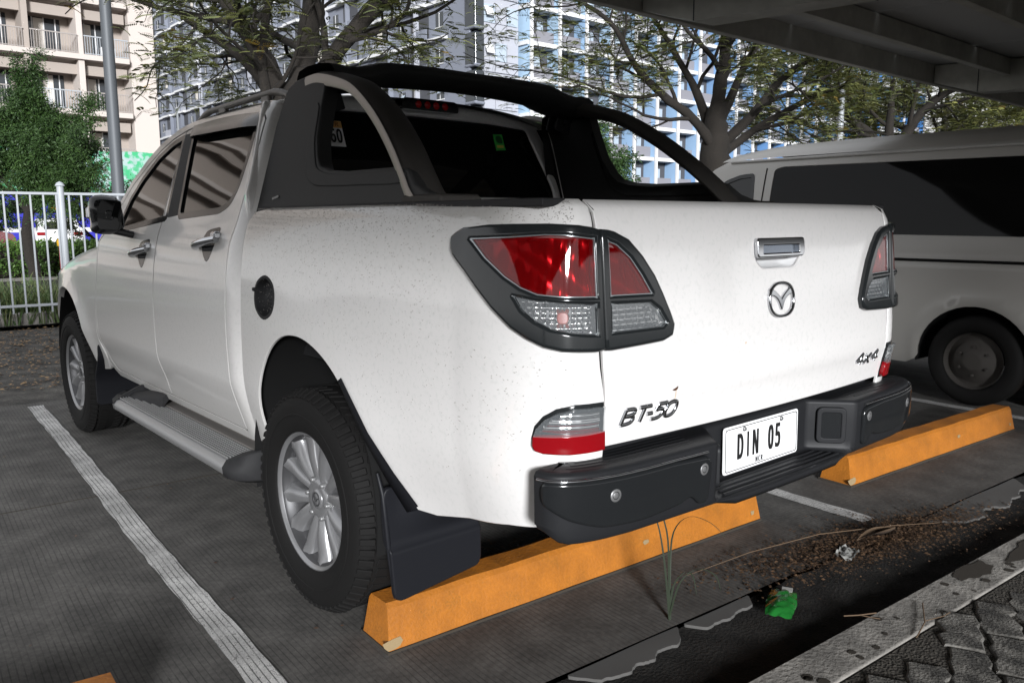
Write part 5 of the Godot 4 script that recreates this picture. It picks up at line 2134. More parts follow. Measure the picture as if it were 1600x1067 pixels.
func hedge() -> void:
	var H := thing("hedge", "clipped green hedge along the street behind the fence", "hedge", "", Vector3(5, -.02, -21.2))
	var xs := []
	var cs := []
	for i in 5200:
		var p := Vector3(rng.randf_range(-11, 11), rng.randf_range(0, .70), rng.randf_range(-.6, .6))
		var f := rng.randi() % 4
		if f == 0: p.y = .70 + rng.randf_range(-.06, .08)
		elif f == 1: p.z = .6 + rng.randf_range(-.06, .08)
		elif f == 2: p.z = -.6
		xs.append(Transform3D(Basis(Vector3.UP, rng.randf_range(0, TAU)).scaled(Vector3.ONE * rng.randf_range(.7, 1.2)), p))
		cs.append(Color(.035, .075, .016).lerp(Color(.10, .19, .03), rng.randf() * (.5 + .5 * smoothstep(.5, .72, p.y))))
	multi("foliage", leaf_clump(16, .14, .09, .025, 5), M.leaf, xs, cs, H).set_meta("kind", "stuff")
	var mb := MB.new()
	mb.box(Vector3(0, .32, 0), Vector3(21.6, .64, .9), Basis.IDENTITY, .05)
	part("twigs", mb, M.bark, H)


func small_car(called: String, label: String, at: Vector3, turn: float, paint: Material) -> Node3D:
	var C := thing(called, label, "car", "", at, turn)         # nose towards local -z
	var sec := func(prof: Array, hw: float, tuck: float) -> MB:
		var mb := MB.new()
		var rows := []
		for i in 9:
			var s := i / 4.0 - 1.0
			var row := PackedVector3Array()
			for q in prof:
				var k := 1.0 - tuck * maxf(0.0, (q[1] - .85))
				row.append(Vector3(s * hw * k, q[1] + .02 * (1 - s * s), q[0] * (1.0 - .035 * pow(absf(s), 3))))
			rows.append(row)
		mb.grid(rows, 1.0)
		for e in [0, 8]:
			mb.fan(rows[e], Vector3(-1 if e == 0 else 1, 0, 0))
		return mb
	part("body", sec.call([[2.0, .30], [2.05, .55], [2.0, .85], [1.85, .98], [-.9, .95], [-1.7, .86], [-2.0, .70], [-2.05, .35]], .88, .1), paint, C)
	part("cabin", sec.call([[1.9, .94], [1.72, 1.18], [1.45, 1.42], [.9, 1.48], [.1, 1.46], [-.35, 1.34], [-1.0, .95]], .80, .22), paint, C)
	var mb := MB.new()
	mb.prism(rounded(pts([-.60, 0, .60, 0, .50, .36, -.50, .36]), .08), .02, Transform3D(Basis(Vector3.RIGHT, -.62), Vector3(0, 1.05, 1.86)), .004)
	part("rear_window", mb, M.tint, C)
	mb = MB.new()
	for s in [-1.0, 1.0]:
		mb = MB.new()
		mb.prism(rounded(pts([-1.25, .98, 1.3, .98, 1.05, 1.32, .2, 1.38, -.45, 1.26]), .06), .05, Transform3D(Basis(Vector3(0, 0, -s), Vector3.UP, Vector3(s, 0, 0)), Vector3(s * .80, 0, .2)), .01)
		part("side_window", mb, M.tint, C)
		mb = MB.new()
		mb.box(Vector3(s * .66, .86, 1.97), Vector3(.36, .13, .14), Basis(Vector3.UP, s * .15), .03)
		part("tail_lamp", mb, M.red_reflector, C)
		for z in [1.25, -1.3]:
			mb = MB.new()
			mb.lathe(pts([0, .10, .20, .10, .22, .09, .31, .09, .32, 0, .31, -.1, 0, -.1]), 20, Transform3D(Basis(Vector3.BACK, -s * PI / 2), Vector3(s * .80, .32, z)))
			part("wheel", mb, M.rubber_tyre, C)
	mb = MB.new()
	mb.box(Vector3(0, .45, 2.02), Vector3(1.5, .16, .10), Basis.IDENTITY, .04)
	part("bumper", mb, M.black_plastic, C)
	return C


func road_things() -> void:
	small_car("white_hatchback", "small white hatchback seen from behind through the picket fence", Vector3(6.0, -.02, -37.2), -.10, M.car_white)
	small_car("red_car", "red car at the left edge beside the blue board", Vector3(2.6, -.02, -34.5), -.5, M.car_red)
	var B := thing("blue_bus", "blue bus with a yellow crescent mark behind the white hatchback", "bus", "", Vector3(9.2, -.02, -43.5), .0)
	var mb := MB.new()
	mb.box(Vector3(0, 1.50, 0), Vector3(9.0, 2.3, 2.3), Basis.IDENTITY, .18)
	part("body", mb, M.bus_blue, B)
	for i in 5:
		mb = MB.new()
		mb.box(Vector3(-3.3 + i * 1.65, 2.05, 1.15), Vector3(1.35, .62, .03), Basis.IDENTITY, .01)
		part("window", mb, M.tint, B)
	mb = MB.new()
	mb.box(Vector3(0, .95, 1.15), Vector3(8.8, .22, .03), Basis.IDENTITY, .01)
	part("stripe", mb, M.white_wall, B)
	mb = MB.new()
	var o := PackedVector2Array()
	for p in arc_pts(Vector2.ZERO, .34, -2.0, 2.0, 20): o.append(p)
	var q := arc_pts(Vector2(-.09, 0), .24, -2.1, 2.1, 20)
	q.reverse()
	o.append_array(q)
	mb.prism(o, .02, Transform3D(Basis.IDENTITY, Vector3(-2.1, 1.72, 1.185)), .002)
	part("crescent_mark", mb, M.sign_yellow, B)
	for x in [-3.0, 3.0]:
		mb = MB.new()
		mb.lathe(pts([0, .12, .42, .12, .46, 0, .42, -.12, 0, -.12]), 20, Transform3D(Basis(Vector3.RIGHT, PI / 2), Vector3(x, .45, 1.05)))
		part("wheel", mb, M.rubber_tyre, B)
	var S := thing("blue_board", "blue board in a yellow frame at the left edge behind the fence", "board", "", Vector3(2.6, -.02, -38.0))
	mb = MB.new()
	mb.box(Vector3(0, .85, 0), Vector3(2.2, .95, .06), Basis.IDENTITY, .01)
	part("panel", mb, M.board_blue, S)
	for x in [-1.14, 1.14]:
		mb = MB.new()
		mb.box(Vector3(x, .72, 0), Vector3(.10, 1.42, .10), Basis.IDENTITY, .01)
		part("post", mb, M.sign_yellow, S)
	mb = MB.new()
	mb.box(Vector3(0, 1.38, 0), Vector3(2.18, .09, .09), Basis.IDENTITY, .01)
	part("top_bar", mb, M.sign_yellow, S)
	var D := thing("delineator_post", "orange post with an amber cap beside the pickup's front wing", "post", "", Vector3(2.45, -.02, -19.4))
	mb = MB.new()
	mb.tube(PackedVector3Array([Vector3.ZERO, Vector3(0, .75, 0)]), .035, 10)
	part("tube", mb, M.car_red, D)
	mb = MB.new()
	mb.lathe(pts([.04, -.08, .07, -.06, .075, .04, .05, .10, 0, .12]), 16, Transform3D(Basis.IDENTITY, Vector3(0, .85, 0)))
	part("cap", mb, M.sign_yellow, D)
	# green safety net on pale hoarding
	var N := thing("safety_net", "green construction netting over pale hoarding below the beige flats", "netting", "", Vector3(4, 0.35, -48.6))
	mb = MB.new()
	mb.box(Vector3(0, 1.4, 0), Vector3(30, 2.8, .08))
	part("hoarding", mb, M.hoarding, N)
	mb = MB.new()
	var rows := []
	for i in 91:
		var row := PackedVector3Array()
		for j in 9:
			row.append(Vector3(-15 + i / 3.0, 2.6 + j * .29 + .04 * sin(i * .7 + j) * (j / 8.0), .10 + .09 * sin(i * 1.3 + j * .8)))
		rows.append(row)
	mb.grid(rows, 1.0)
	part("net", mb, M.net_green, N)


func buildings() -> void:
	beige_flats()
	grey_tower()


func beige_flats() -> void:
	var B := thing("beige_apartment_block", "beige apartment block with railed balconies at the left", "building", "", Vector3(0, 0, -51.5))
	var fh := 3.15
	var bay := 2.75
	var x1 := 15.2
	var mb := MB.new()
	mb.box(Vector3(-3.4, 15, -6.0), Vector3(37.0, 30, 9.0))
	part("wall", mb, M.beige_wall, B)
	mb = MB.new()
	mb.box(Vector3(x1 - .72, 15, -.9), Vector3(1.45, 30, 1.9), Basis.IDENTITY, .02)
	part("corner_pier", mb, M.beige_light, B)
	for f in 7:
		var y := 1.18 + fh * f
		mb = MB.new()
		mb.box(Vector3(-3.4, y + .12, -.55), Vector3(34, .30, 2.0), Basis.IDENTITY, .01)
		part("floor_slab", mb, M.beige_light, B)
		mb = MB.new()
		mb.box(Vector3(-3.4, y + 2.62, -.35), Vector3(34, .55, .25))
		part("beam", mb, M.beige_wall, B)
	for k in 9:
		var x := x1 - 1.45 - bay * k
		if k > 0:
			mb = MB.new()
			mb.box(Vector3(x, 11, -.62), Vector3(.32, 22, 1.75), Basis.IDENTITY, .01)
			part("pier", mb, M.beige_light if k % 2 else M.beige_wall, B)
	for f in 6:
		var y := 1.45 + fh * f
		for k in 8:
			var xc := x1 - 1.45 - bay * (k + .5)
			mb = MB.new()
			mb.box(Vector3(xc - .1, y + 1.05, -1.49), Vector3(1.7, 2.1, .06), Basis.IDENTITY, .01)
			var w := part("balcony_door", mb, M.glass_dark, B)
			mb = MB.new()
			for s in [-.6, .0, .6]:
				mb.box(Vector3(xc - .1 + s, y + 1.05, -1.44), Vector3(.06, 2.1, .05))
			part("frame", mb, M.white_wall, w)
			if rng.randf() < .7:
				mb = MB.new()
				mb.box(Vector3(xc - .45 + rng.randf_range(-.2, .5), y + 1.1, -1.455), Vector3(.55, 1.9, .02))
				part("curtain", mb, M.curtain, w)
			mb = MB.new()
			for i in 18:
				mb.box(Vector3(xc - bay / 2 + .22 + i * (bay - .44) / 17.0, y + .52, .38), Vector3(.028, 1.0, .028))
			mb.box(Vector3(xc, y + 1.04, .38), Vector3(bay - .34, .06, .06))
			mb.box(Vector3(xc, y + .06, .38), Vector3(bay - .34, .04, .04))
			var r := part("railing", mb, M.railing_grey if (k + f) % 3 else M.white_rail, B)
			r.set_meta("kind", "stuff")
			if rng.randf() < .4:
				mb = MB.new()
				mb.box(Vector3(xc + rng.randf_range(-.7, .7), y + .32, -.2), Vector3(.8, .58, .32), Basis.IDENTITY, .03)
				part("air_conditioner", mb, M.white_wall, B)


func grey_tower() -> void:
	var T := thing("grey_tower", "long blue-grey apartment tower with white floor bands and blue fins", "building", "", Vector3(41.4, 0, -53.6))
	var fh := 3.1
	var mb := MB.new()
	mb.box(Vector3(45, 20, -42.5), Vector3(88, 40, 82))
	part("core_wall", mb, M.tower_grey, T)
	# left wing: face towards -x, running away along -z
	var bayl := 6.2
	for f in 12:
		var y := 1.75 + fh * f
		mb = MB.new()
		for b in 14:
			var z0 := -4.6 - b * bayl
			mb.box(Vector3(.86, y, z0 - bayl * .22), Vector3(.55, .28, bayl * .44), Basis.IDENTITY, .01)
			mb.box(Vector3(.72, y, z0 - bayl * .72), Vector3(.85, .28, bayl * .558), Basis.IDENTITY, .01)
		part("floor_band", mb, M.white_wall, T)
		for b in 14:
			var d := 47.0 * .65 + (60.0 + b * bayl) * .76
			if y > 344.0 / 1282.0 * d + 5.5: continue
			var z := -4.6 - b * bayl
			# window with its frame and an open vent
			mb = MB.new()
			mb.box(Vector3(.985, y + 1.65, z - 1.2), Vector3(.05, 1.25, 1.1))
			var w := part("window", mb, M.glass_dark, T)
			mb = MB.new()
			mb.box(Vector3(.97, y + 1.00, z - 1.2), Vector3(.10, .08, 1.2))
			mb.box(Vector3(.97, y + 1.65, z - 1.2), Vector3(.07, 1.25, .07))
			part("frame", mb, M.white_wall, w)
			if rng.randf() < .45:
				mb = MB.new()
				mb.box(Vector3(.75, y + 1.75, z - .92), Vector3(.04, .62, .5), Basis(Vector3.BACK, -.55))
				part("open_vent", mb, M.glass_pale, w)
			# loggia: dark recess behind a parapet, split by a pale fin
			mb = MB.new()
			mb.box(Vector3(.99, y + 1.65, z - 4.3), Vector3(.06, 2.5, 2.9))
			var lg := part("loggia", mb, M.recess, T)
			mb = MB.new()
			mb.box(Vector3(.66, y + .62, z - 4.3), Vector3(.10, .95, 3.0))
			part("parapet", mb, M.tower_light if (b + f) % 3 == 0 else M.tower_grey, lg)
			mb = MB.new()
			mb.box(Vector3(.72, y + 1.65, z - 4.3 + (1.5 if b % 2 else -.2)), Vector3(.5, 2.75, .16))
			part("fin", mb, M.tower_light if b % 3 == 0 else M.tower_grey, lg)
			if rng.randf() < .5:
				mb = MB.new()
				mb.box(Vector3(.93, y + 1.5, z - 4.9), Vector3(.05, 1.7, .8))
				part("curtain", mb, M.curtain, lg)
	# stack of dark panes at the far end
	for f in 11:
		mb = MB.new()
		mb.box(Vector3(-1.0, 1.0 + fh * f + 1.55, -84.0), Vector3(4.0, 2.8, .2))
		part("end_pane", mb, M.glass_dark, T)
	mb = MB.new()
	for f in 12:
		mb.box(Vector3(-1.0, 1.0 + fh * f, -83.9), Vector3(4.2, .26, .3))
	part("end_band", mb, M.white_wall, T)
	mb = MB.new()
	mb.box(Vector3(-1.2, 20, -88), Vector3(4.4, 40, 7.6))
	part("end_wall", mb, M.tower_grey, T)
	# glazed corner
	for f in 9:
		var y := 1.75 + fh * f
		mb = MB.new()
		mb.box(Vector3(1.45, y + 1.55, -1.35), Vector3(1.2, 3.0, 1.6), Basis.IDENTITY, .25)
		part("corner_glazing", mb, M.glass_dark, T)
		mb = MB.new()
		mb.box(Vector3(1.45, y + .30, -1.35), Vector3(1.24, .5, 1.64), Basis.IDENTITY, .26)
		part("corner_band", mb, M.tower_grey, T)
		for c in 3:
			mb = MB.new()
			mb.box(Vector3(2.75 + c * 1.3, y + 1.6, -1.0), Vector3(1.22, 1.5, .12), Basis.IDENTITY, .01)
			part("pane", mb, M.glass_pale if (f + c) % 2 else M.tower_light, T)
			mb = MB.new()
			mb.box(Vector3(2.75 + c * 1.3, y + .35, -1.0), Vector3(1.24, .92, .11), Basis.IDENTITY, .01)
			part("spandrel", mb, M.tower_light, T)
		mb = MB.new()
		mb.box(Vector3(2.6, y + 1.75, -.72), Vector3(.85, .9, .05), Basis(Vector3.RIGHT, -.5))
		part("open_vent", mb, M.white_wall, T)
	mb = MB.new()
	mb.box(Vector3(4.05, 15, -1.6), Vector3(4.2, 30, 1.0))
	part("corner_wall", mb, M.tower_light, T)
	# right wing: face towards +z, with coloured fins
	var bayr := 3.45
	for f in 10:
		var y := 1.35 + fh * f
		mb = MB.new()
		mb.box(Vector3(6.3 + 41.5, y, -1.05), Vector3(83, .36, 2.0), Basis.IDENTITY, .01)
		part("floor_band", mb, M.white_wall, T)
	for b in 24:
		var x := 6.6 + b * bayr
		mb = MB.new()
		mb.box(Vector3(x, 15.5, .18), Vector3(.26, 31, .22))
		part("edge_fin", mb, M.white_wall, T)
		for f in 9:
			var y := 1.35 + fh * f
			var d := (43.5 + x) * .65 + 56 * .76
			if y > 344.0 / 1282.0 * d + 4.0: continue
			var ci := clampi(int(x / 15.0 + rng.randf_range(-.5, .4)), 0, 4)
			mb = MB.new()
			mb.box(Vector3(x, y + 1.55, -.72), Vector3(.24, 2.74, 1.5))
			part("fin_panel", mb, M["fin_%d" % ci], T)
			mb = MB.new()
			mb.box(Vector3(x + 1.72, y + .72, -.55), Vector3(3.18, 1.06, .12))
			part("parapet", mb, M.parapet, T)
			mb = MB.new()
			mb.box(Vector3(x + 1.72, y + 1.55, -1.42), Vector3(3.18, 2.7, .10))
			var lg := part("loggia", mb, M.recess, T)
			mb = MB.new()
			mb.box(Vector3(x + 2.2 + rng.randf_range(-.3, .3), y + 1.6, -1.34), Vector3(.7, 1.3, .06))
			part("window", mb, M.glass_pale, lg)


var limbs: Array
var tips: Array
var extra_tips: Array = []


func grow(p: Vector3, d: Vector3, r: float, l: float, depth: int, g: RandomNumberGenerator, flatness: float) -> void:
	var path := PackedVector3Array([p])
	var rad := PackedFloat32Array([r])
	var k := 5
	for i in k:
		d = (d + Vector3(g.randf_range(-.35, .35), g.randf_range(-.25, .3) * flatness, g.randf_range(-.35, .35))).normalized()
		p += d * l / k
		path.append(p)
		rad.append(lerpf(r, r * .55, (i + 1.0) / k))
		if depth <= 1:
			tips.append([p, d])
		if depth > 0 and i >= 1 and g.randf() < .72:
			var side := d.cross(Vector3(g.randf_range(-1, 1), g.randf_range(-.3, 1), g.randf_range(-1, 1))).normalized()
			grow(p, (d * .65 + side).normalized(), rad[i + 1] * .6, l * g.randf_range(.55, .75), depth - 1, g, flatness)
	limbs.append([path, rad, depth])
	if depth > 0:
		grow(p, d, r * .55, l * .7, depth - 1, g, flatness)


func limb_tree(called: String, label: String, group: String, at: Vector3, trunk: Array, main: Array, sd: int, leaves: int, leaf_mesh: ArrayMesh, c0: Color, c1: Color, levels := 2, leaf_scale := 1.0, spread := .5) -> void:
	# main limbs are lists of [right, up, towards the camera, radius] about the foot
	var g := RandomNumberGenerator.new()
	g.seed = sd
	var T := thing(called, label, "tree", group, at)
	limbs = []
	tips = []
	var X := Vector3(.76, 0, .65)
	var Z := Vector3(-.65, 0, .76)
	var mbt := MB.new()
	for li in ([trunk] + main):
		var path := PackedVector3Array()
		var rad := PackedFloat32Array()
		for q in li:
			path.append(X * q[0] + Vector3.UP * q[1] + Z * q[2])
			rad.append(q[3])
		# finer path
		var p2 := PackedVector3Array()
		var r2 := PackedFloat32Array()
		for i in path.size() - 1:
			for k in 4:
				var w := k / 4.0
				p2.append(path[i].cubic_interpolate(path[i + 1], path[maxi(i - 1, 0)], path[mini(i + 2, path.size() - 1)], w) + Vector3(g.randf_range(-1, 1), 0, g.randf_range(-1, 1)) * rad[i] * .12)
				r2.append(lerpf(rad[i], rad[i + 1], w) * g.randf_range(.92, 1.1))
		p2.append(path[path.size() - 1])
		r2.append(rad[rad.size() - 1])
		mbt.tube(p2, r2, 9)
		if li == trunk: continue
		for i in range(3, p2.size()):
			if i % 2 == 0 or i == p2.size() - 1:
				var d := (p2[i] - p2[i - 1]).normalized()
				var side := d.cross(Vector3(g.randf_range(-1, 1), g.randf_range(-.2, 1), g.randf_range(-1, 1))).normalized()
				var dir := (d * .7 + side * g.randf_range(.5, 1.0)).normalized() if i < p2.size() - 1 else d
				grow(p2[i], dir, r2[i] * .5, g.randf_range(1.0, 1.9) * spread * 2.0, levels, g, .8)
	part("trunk", mbt, M.bark, T)
	var mbb := MB.new()
	for l in limbs:
		mbb.tube(l[0], l[1], 5 if l[2] > 0 else 4, false)
	var br := part("branches", mbb, M.bark, T)
	br.set_meta("kind", "stuff")
	var xs := []
	var cs := []
	for e in extra_tips:
		for k in 70:
			var v: Vector3 = Vector3(g.randfn(0, 1), g.randfn(0, 1), g.randfn(0, 1)).normalized() * e[3] * pow(g.randf(), .4)
			tips.append([X * (e[0] + v.x) + Vector3.UP * (e[1] + v.y * .85) + Z * (e[2] + v.z), v])
	for i in leaves:
		var t: Array = tips[g.randi() % tips.size()]
		var p: Vector3 = t[0] + Vector3(g.randfn(0, .16), g.randfn(-.02, .12), g.randfn(0, .16)) * spread * 2.0
		if levels > 1 and Vector2(p.x, p.z).length() < 1.5 and g.randf() < .8: continue
		var b := Basis(Vector3.UP, g.randf_range(0, TAU)) * Basis(Vector3.RIGHT, g.randf_range(-.6, .6))
		xs.append(Transform3D(b.scaled(Vector3.ONE * g.randf_range(.7, 1.25) * leaf_scale), p))
		var w := g.randf()
		cs.append(c0.lerp(c1, w) if g.randf() > .03 else (Color(.30, .20, .04) if levels > 1 else c1))
	multi("crown", leaf_mesh, M.leaf, xs, cs, T).set_meta("kind", "stuff")
	if called == "small_tree": T.scale = Vector3.ONE * .86


func trees() -> void:
	var sp := spray(3)
	var g1 := Color(.080, .105, .032)
	var g2 := Color(.22, .23, .07)
	limb_tree("rain_tree", "big feathery tree with several leaning stems behind the pickup's cab", "feathery trees behind the lot", Vector3(5.4, .30, -12.7),
		[[0, -.5, 0, .68], [0, 1.4, 0, .52], [.05, 2.4, 0, .50], [.10, 3.3, 0, .40], [.16, 4.0, 0, .26]],
		[[[-.05, 2.6, 0, 0.240], [-.45, 3.8, .1, 0.192], [-.95, 4.7, .2, 0.160], [-1.5, 5.6, .3, 0.128], [-2.0, 6.6, .4, 0.080]],
		[[.05, 3.0, 0, 0.272], [.15, 4.2, -.2, 0.224], [.30, 5.4, -.3, 0.176], [.5, 7.0, -.3, 0.096]],
		[[.10, 3.0, .1, 0.240], [.65, 4.0, .2, 0.176], [1.3, 4.7, .3, 0.136], [2.2, 5.3, .4, 0.088], [3.4, 5.7, .5, 0.048]],
		[[-.2, 2.4, .2, 0.160], [-.50, 3.3, .3, 0.104], [-.55, 4.4, .3, 0.080], [-.3, 5.6, .2, 0.048]],
		[[.25, 3.3, -.2, 0.176], [.9, 4.7, -.6, 0.120], [2.0, 6.0, -1.0, 0.080], [3.4, 6.8, -1.2, 0.040]],
		[[-.4, 3.2, -.3, 0.160], [-1.3, 4.3, -.9, 0.104], [-2.6, 5.2, -1.2, 0.056]]],
		31, 4600, sp, g1.lightened(.03), g2, 2, .78, .62)
	limb_tree("rain_tree", "feathery tree with a dark forked trunk before the blue-finned wing", "feathery trees behind the lot", Vector3(18.1, .42, -12.1),
		[[0, -.6, 0, .62], [.05, 1.6, 0, .50], [0, 2.8, 0, .42], [0, 3.6, 0, .33], [.02, 4.3, .05, .22]],
		[[[0, 3.3, 0, 0.230], [.02, 4.4, .1, 0.202], [.15, 5.6, .2, 0.158], [.25, 7.4, .2, 0.086]],
		[[-.1, 3.0, .2, 0.158], [-.75, 3.75, .4, 0.137], [-1.7, 4.4, .6, 0.115], [-2.5, 5.2, .7, 0.086], [-3.2, 6.3, .8, 0.065], [-4.6, 7.1, .9, 0.036]],
		[[.1, 3.0, 0, 0.173], [.9, 3.8, .3, 0.130], [1.7, 4.8, .4, 0.101], [3.0, 5.7, .5, 0.072], [4.6, 6.6, .6, 0.036]],
		[[.2, 2.8, 0, 0.144], [1.2, 3.5, -.3, 0.115], [2.6, 4.3, -.4, 0.086], [4.2, 4.9, -.5, 0.050]],
		[[-.1, 3.4, -.2, 0.173], [-.5, 4.6, -.4, 0.122], [-1.2, 5.8, -.5, 0.086], [-2.0, 7.0, -.5, 0.043]],
		[[.1, 3.6, 0, 0.144], [.7, 5.2, .2, 0.101], [1.5, 6.6, .3, 0.058]]],
		47, 6000, sp, g1, g2, 2, .82, .75)
	var far := [[30.0, -12.6, "feathery tree with thick limbs above the van's roof", 61], [36.5, -13.2, "sparse feathery tree second along above the van", 67], [44.0, -12.8, "feathery tree farthest right under the canopy's edge", 73]]
	for f in far:
		limb_tree("rain_tree", f[2], "feathery trees behind the lot", Vector3(f[0], .3, f[1]),
			[[0, -.5, 0, .46], [0, 2.0, 0, .38], [.1, 3.2, 0, .34]],
			[[[0, 3.0, 0, .26], [-.8, 4.2, .1, .2], [-2.0, 5.0, .2, .14], [-3.6, 5.8, .3, .08]],
			[[.1, 3.0, 0, .26], [.6, 4.4, .1, .2], [1.6, 5.6, .2, .14], [3.2, 6.4, .2, .08]],
			[[0, 3.0, 0, .2], [.1, 4.6, -.4, .16], [.2, 6.4, -.5, .08]],
			[[.1, 2.6, 0, .18], [1.4, 3.6, .2, .13], [3.0, 4.2, .3, .07]],
			[[-.1, 2.6, 0, .18], [-1.5, 3.5, .3, .13], [-3.2, 4.2, .4, .07]]],
			f[3], 4600, sp, g1, Color(.24, .24, .07), 2, .95, .75)
	var lm := leaf_clump(16, .15, .10, .016, 9)
	extra_tips = [[0, 3.5, .1, .75], [-.95, 3.1, .1, .65], [.85, 3.2, .2, .7], [.05, 4.4, 0, .6], [1.25, 2.6, .3, .5], [-.7, 4.0, .1, .55], [.6, 4.0, -.1, .55], [-1.3, 2.5, 0, .45], [.4, 2.5, .5, .5]]
	limb_tree("small_tree", "small dense dark green tree behind the fence at left", "", Vector3(1.85, .05, -19.3),
		[[0, 0, 0, .17], [-.08, 1.2, 0, .15], [.04, 2.0, 0, .13], [.08, 2.6, 0, .11]],
		[[[.0, 1.7, 0, .09], [-.4, 2.4, .1, .07], [-.8, 3.1, .2, .05], [-1.0, 3.6, .2, .03]],
		[[.05, 1.9, 0, .09], [.45, 2.5, .2, .07], [.85, 2.9, .3, .04], [1.15, 3.1, .3, .02]],
		[[.1, 2.4, 0, .09], [.1, 3.2, 0, .07], [.05, 3.9, 0, .05], [-.1, 4.6, 0, .03]],
		[[.0, 2.1, 0, .07], [.5, 2.9, -.3, .06], [.8, 3.7, -.4, .04]],
		[[.0, 2.0, 0, .07], [.5, 2.3, .5, .06], [1.0, 2.35, .6, .03]],
		[[.0, 1.9, 0, .07], [-.6, 2.3, -.2, .06], [-1.1, 2.5, -.3, .03]]],
		83, 11000, lm, Color(.018, .045, .011), Color(.045, .092, .018), 1, .85, .27)
	extra_tips = [[0, 2.4, .1, .7], [-.8, 2.5, .1, .6], [.8, 2.2, .1, .65], [.1, 3.2, 0, .6], [.75, 2.9, 0, .5], [-.6, 3.3, 0, .5]]
	limb_tree("bushy_tree", "dense dark bushy tree seen through the sports bar's right opening", "", Vector3(11.4, -.1, -11.6),
		[[0, 0, 0, .15], [0, 1.0, 0, .13], [0, 1.6, 0, .12]],
		[[[0, 1.1, 0, .08], [-.6, 1.6, .1, .06], [-1.2, 1.9, .2, .03]],
		[[0, 1.1, 0, .08], [.6, 1.6, .1, .06], [1.1, 1.8, .2, .03]],
		[[0, 1.4, 0, .08], [0, 2.1, 0, .06], [.1, 2.6, 0, .03]],
		[[0, 1.4, 0, .08], [-.4, 1.9, -.3, .05], [-.7, 2.4, -.4, .03]],
		[[0, 1.3, 0, .08], [.4, 1.9, .3, .05], [.8, 2.2, .4, .03]]],
		97, 7000, lm, Color(.018, .045, .012), Color(.055, .11, .026), 1, .9, .26)
	extra_tips = []
	var sc := [[9.0, -22.0, 2.4, "round pale green shrub beyond the hedge"], [4.9, -25.0, 2.0, "low olive shrub behind the hedge near the grey post"]]
	for s in sc:
		limb_tree("shrub", s[3], "", Vector3(s[0], -.02, s[1]),
			[[0, 0, 0, .08], [0, .6, 0, .07]],
			[[[0, .4, 0, .05], [-.4, .9, .1, .04], [-.7, 1.3, .2, .02]], [[0, .4, 0, .05], [.4, .9, .1, .04], [.7, 1.3, .2, .02]], [[0, .5, 0, .05], [0, 1.2, 0, .04], [0, s[2] * .7, 0, .02]]],
			int(s[0] * 11), 900, lm, Color(.05, .085, .02), Color(.14, .18, .06), 1, .9, .38)


var VW := pts([.20, .76, .30, .815, .42, .84, .60, .855, .95, .86, 1.10, .852, 1.22, .835, 1.45, .79, 1.70, .735, 1.84, .69, 1.95, .60])


func van_side(z: float, y: float) -> Vector3:
	var w := spl(VW, y)
	var k := (Vector2(z, y - .33).length() - .44) / .05
	w += .014 * exp(-k * k) + .010 * (1.0 if Vector2(z, y - .33).length() < .44 else 0.0)
	w -= .012 * exp(-pow((y - 1.045) / .014, 2)) * smoothstep(-2.2, -1.9, z)
	# the nose narrows in plan
	w *= 1.0 - .16 * pow(clampf((-2.5 - z) / .95, 0, 1), 2)
	return Vector3(-w, y, z)


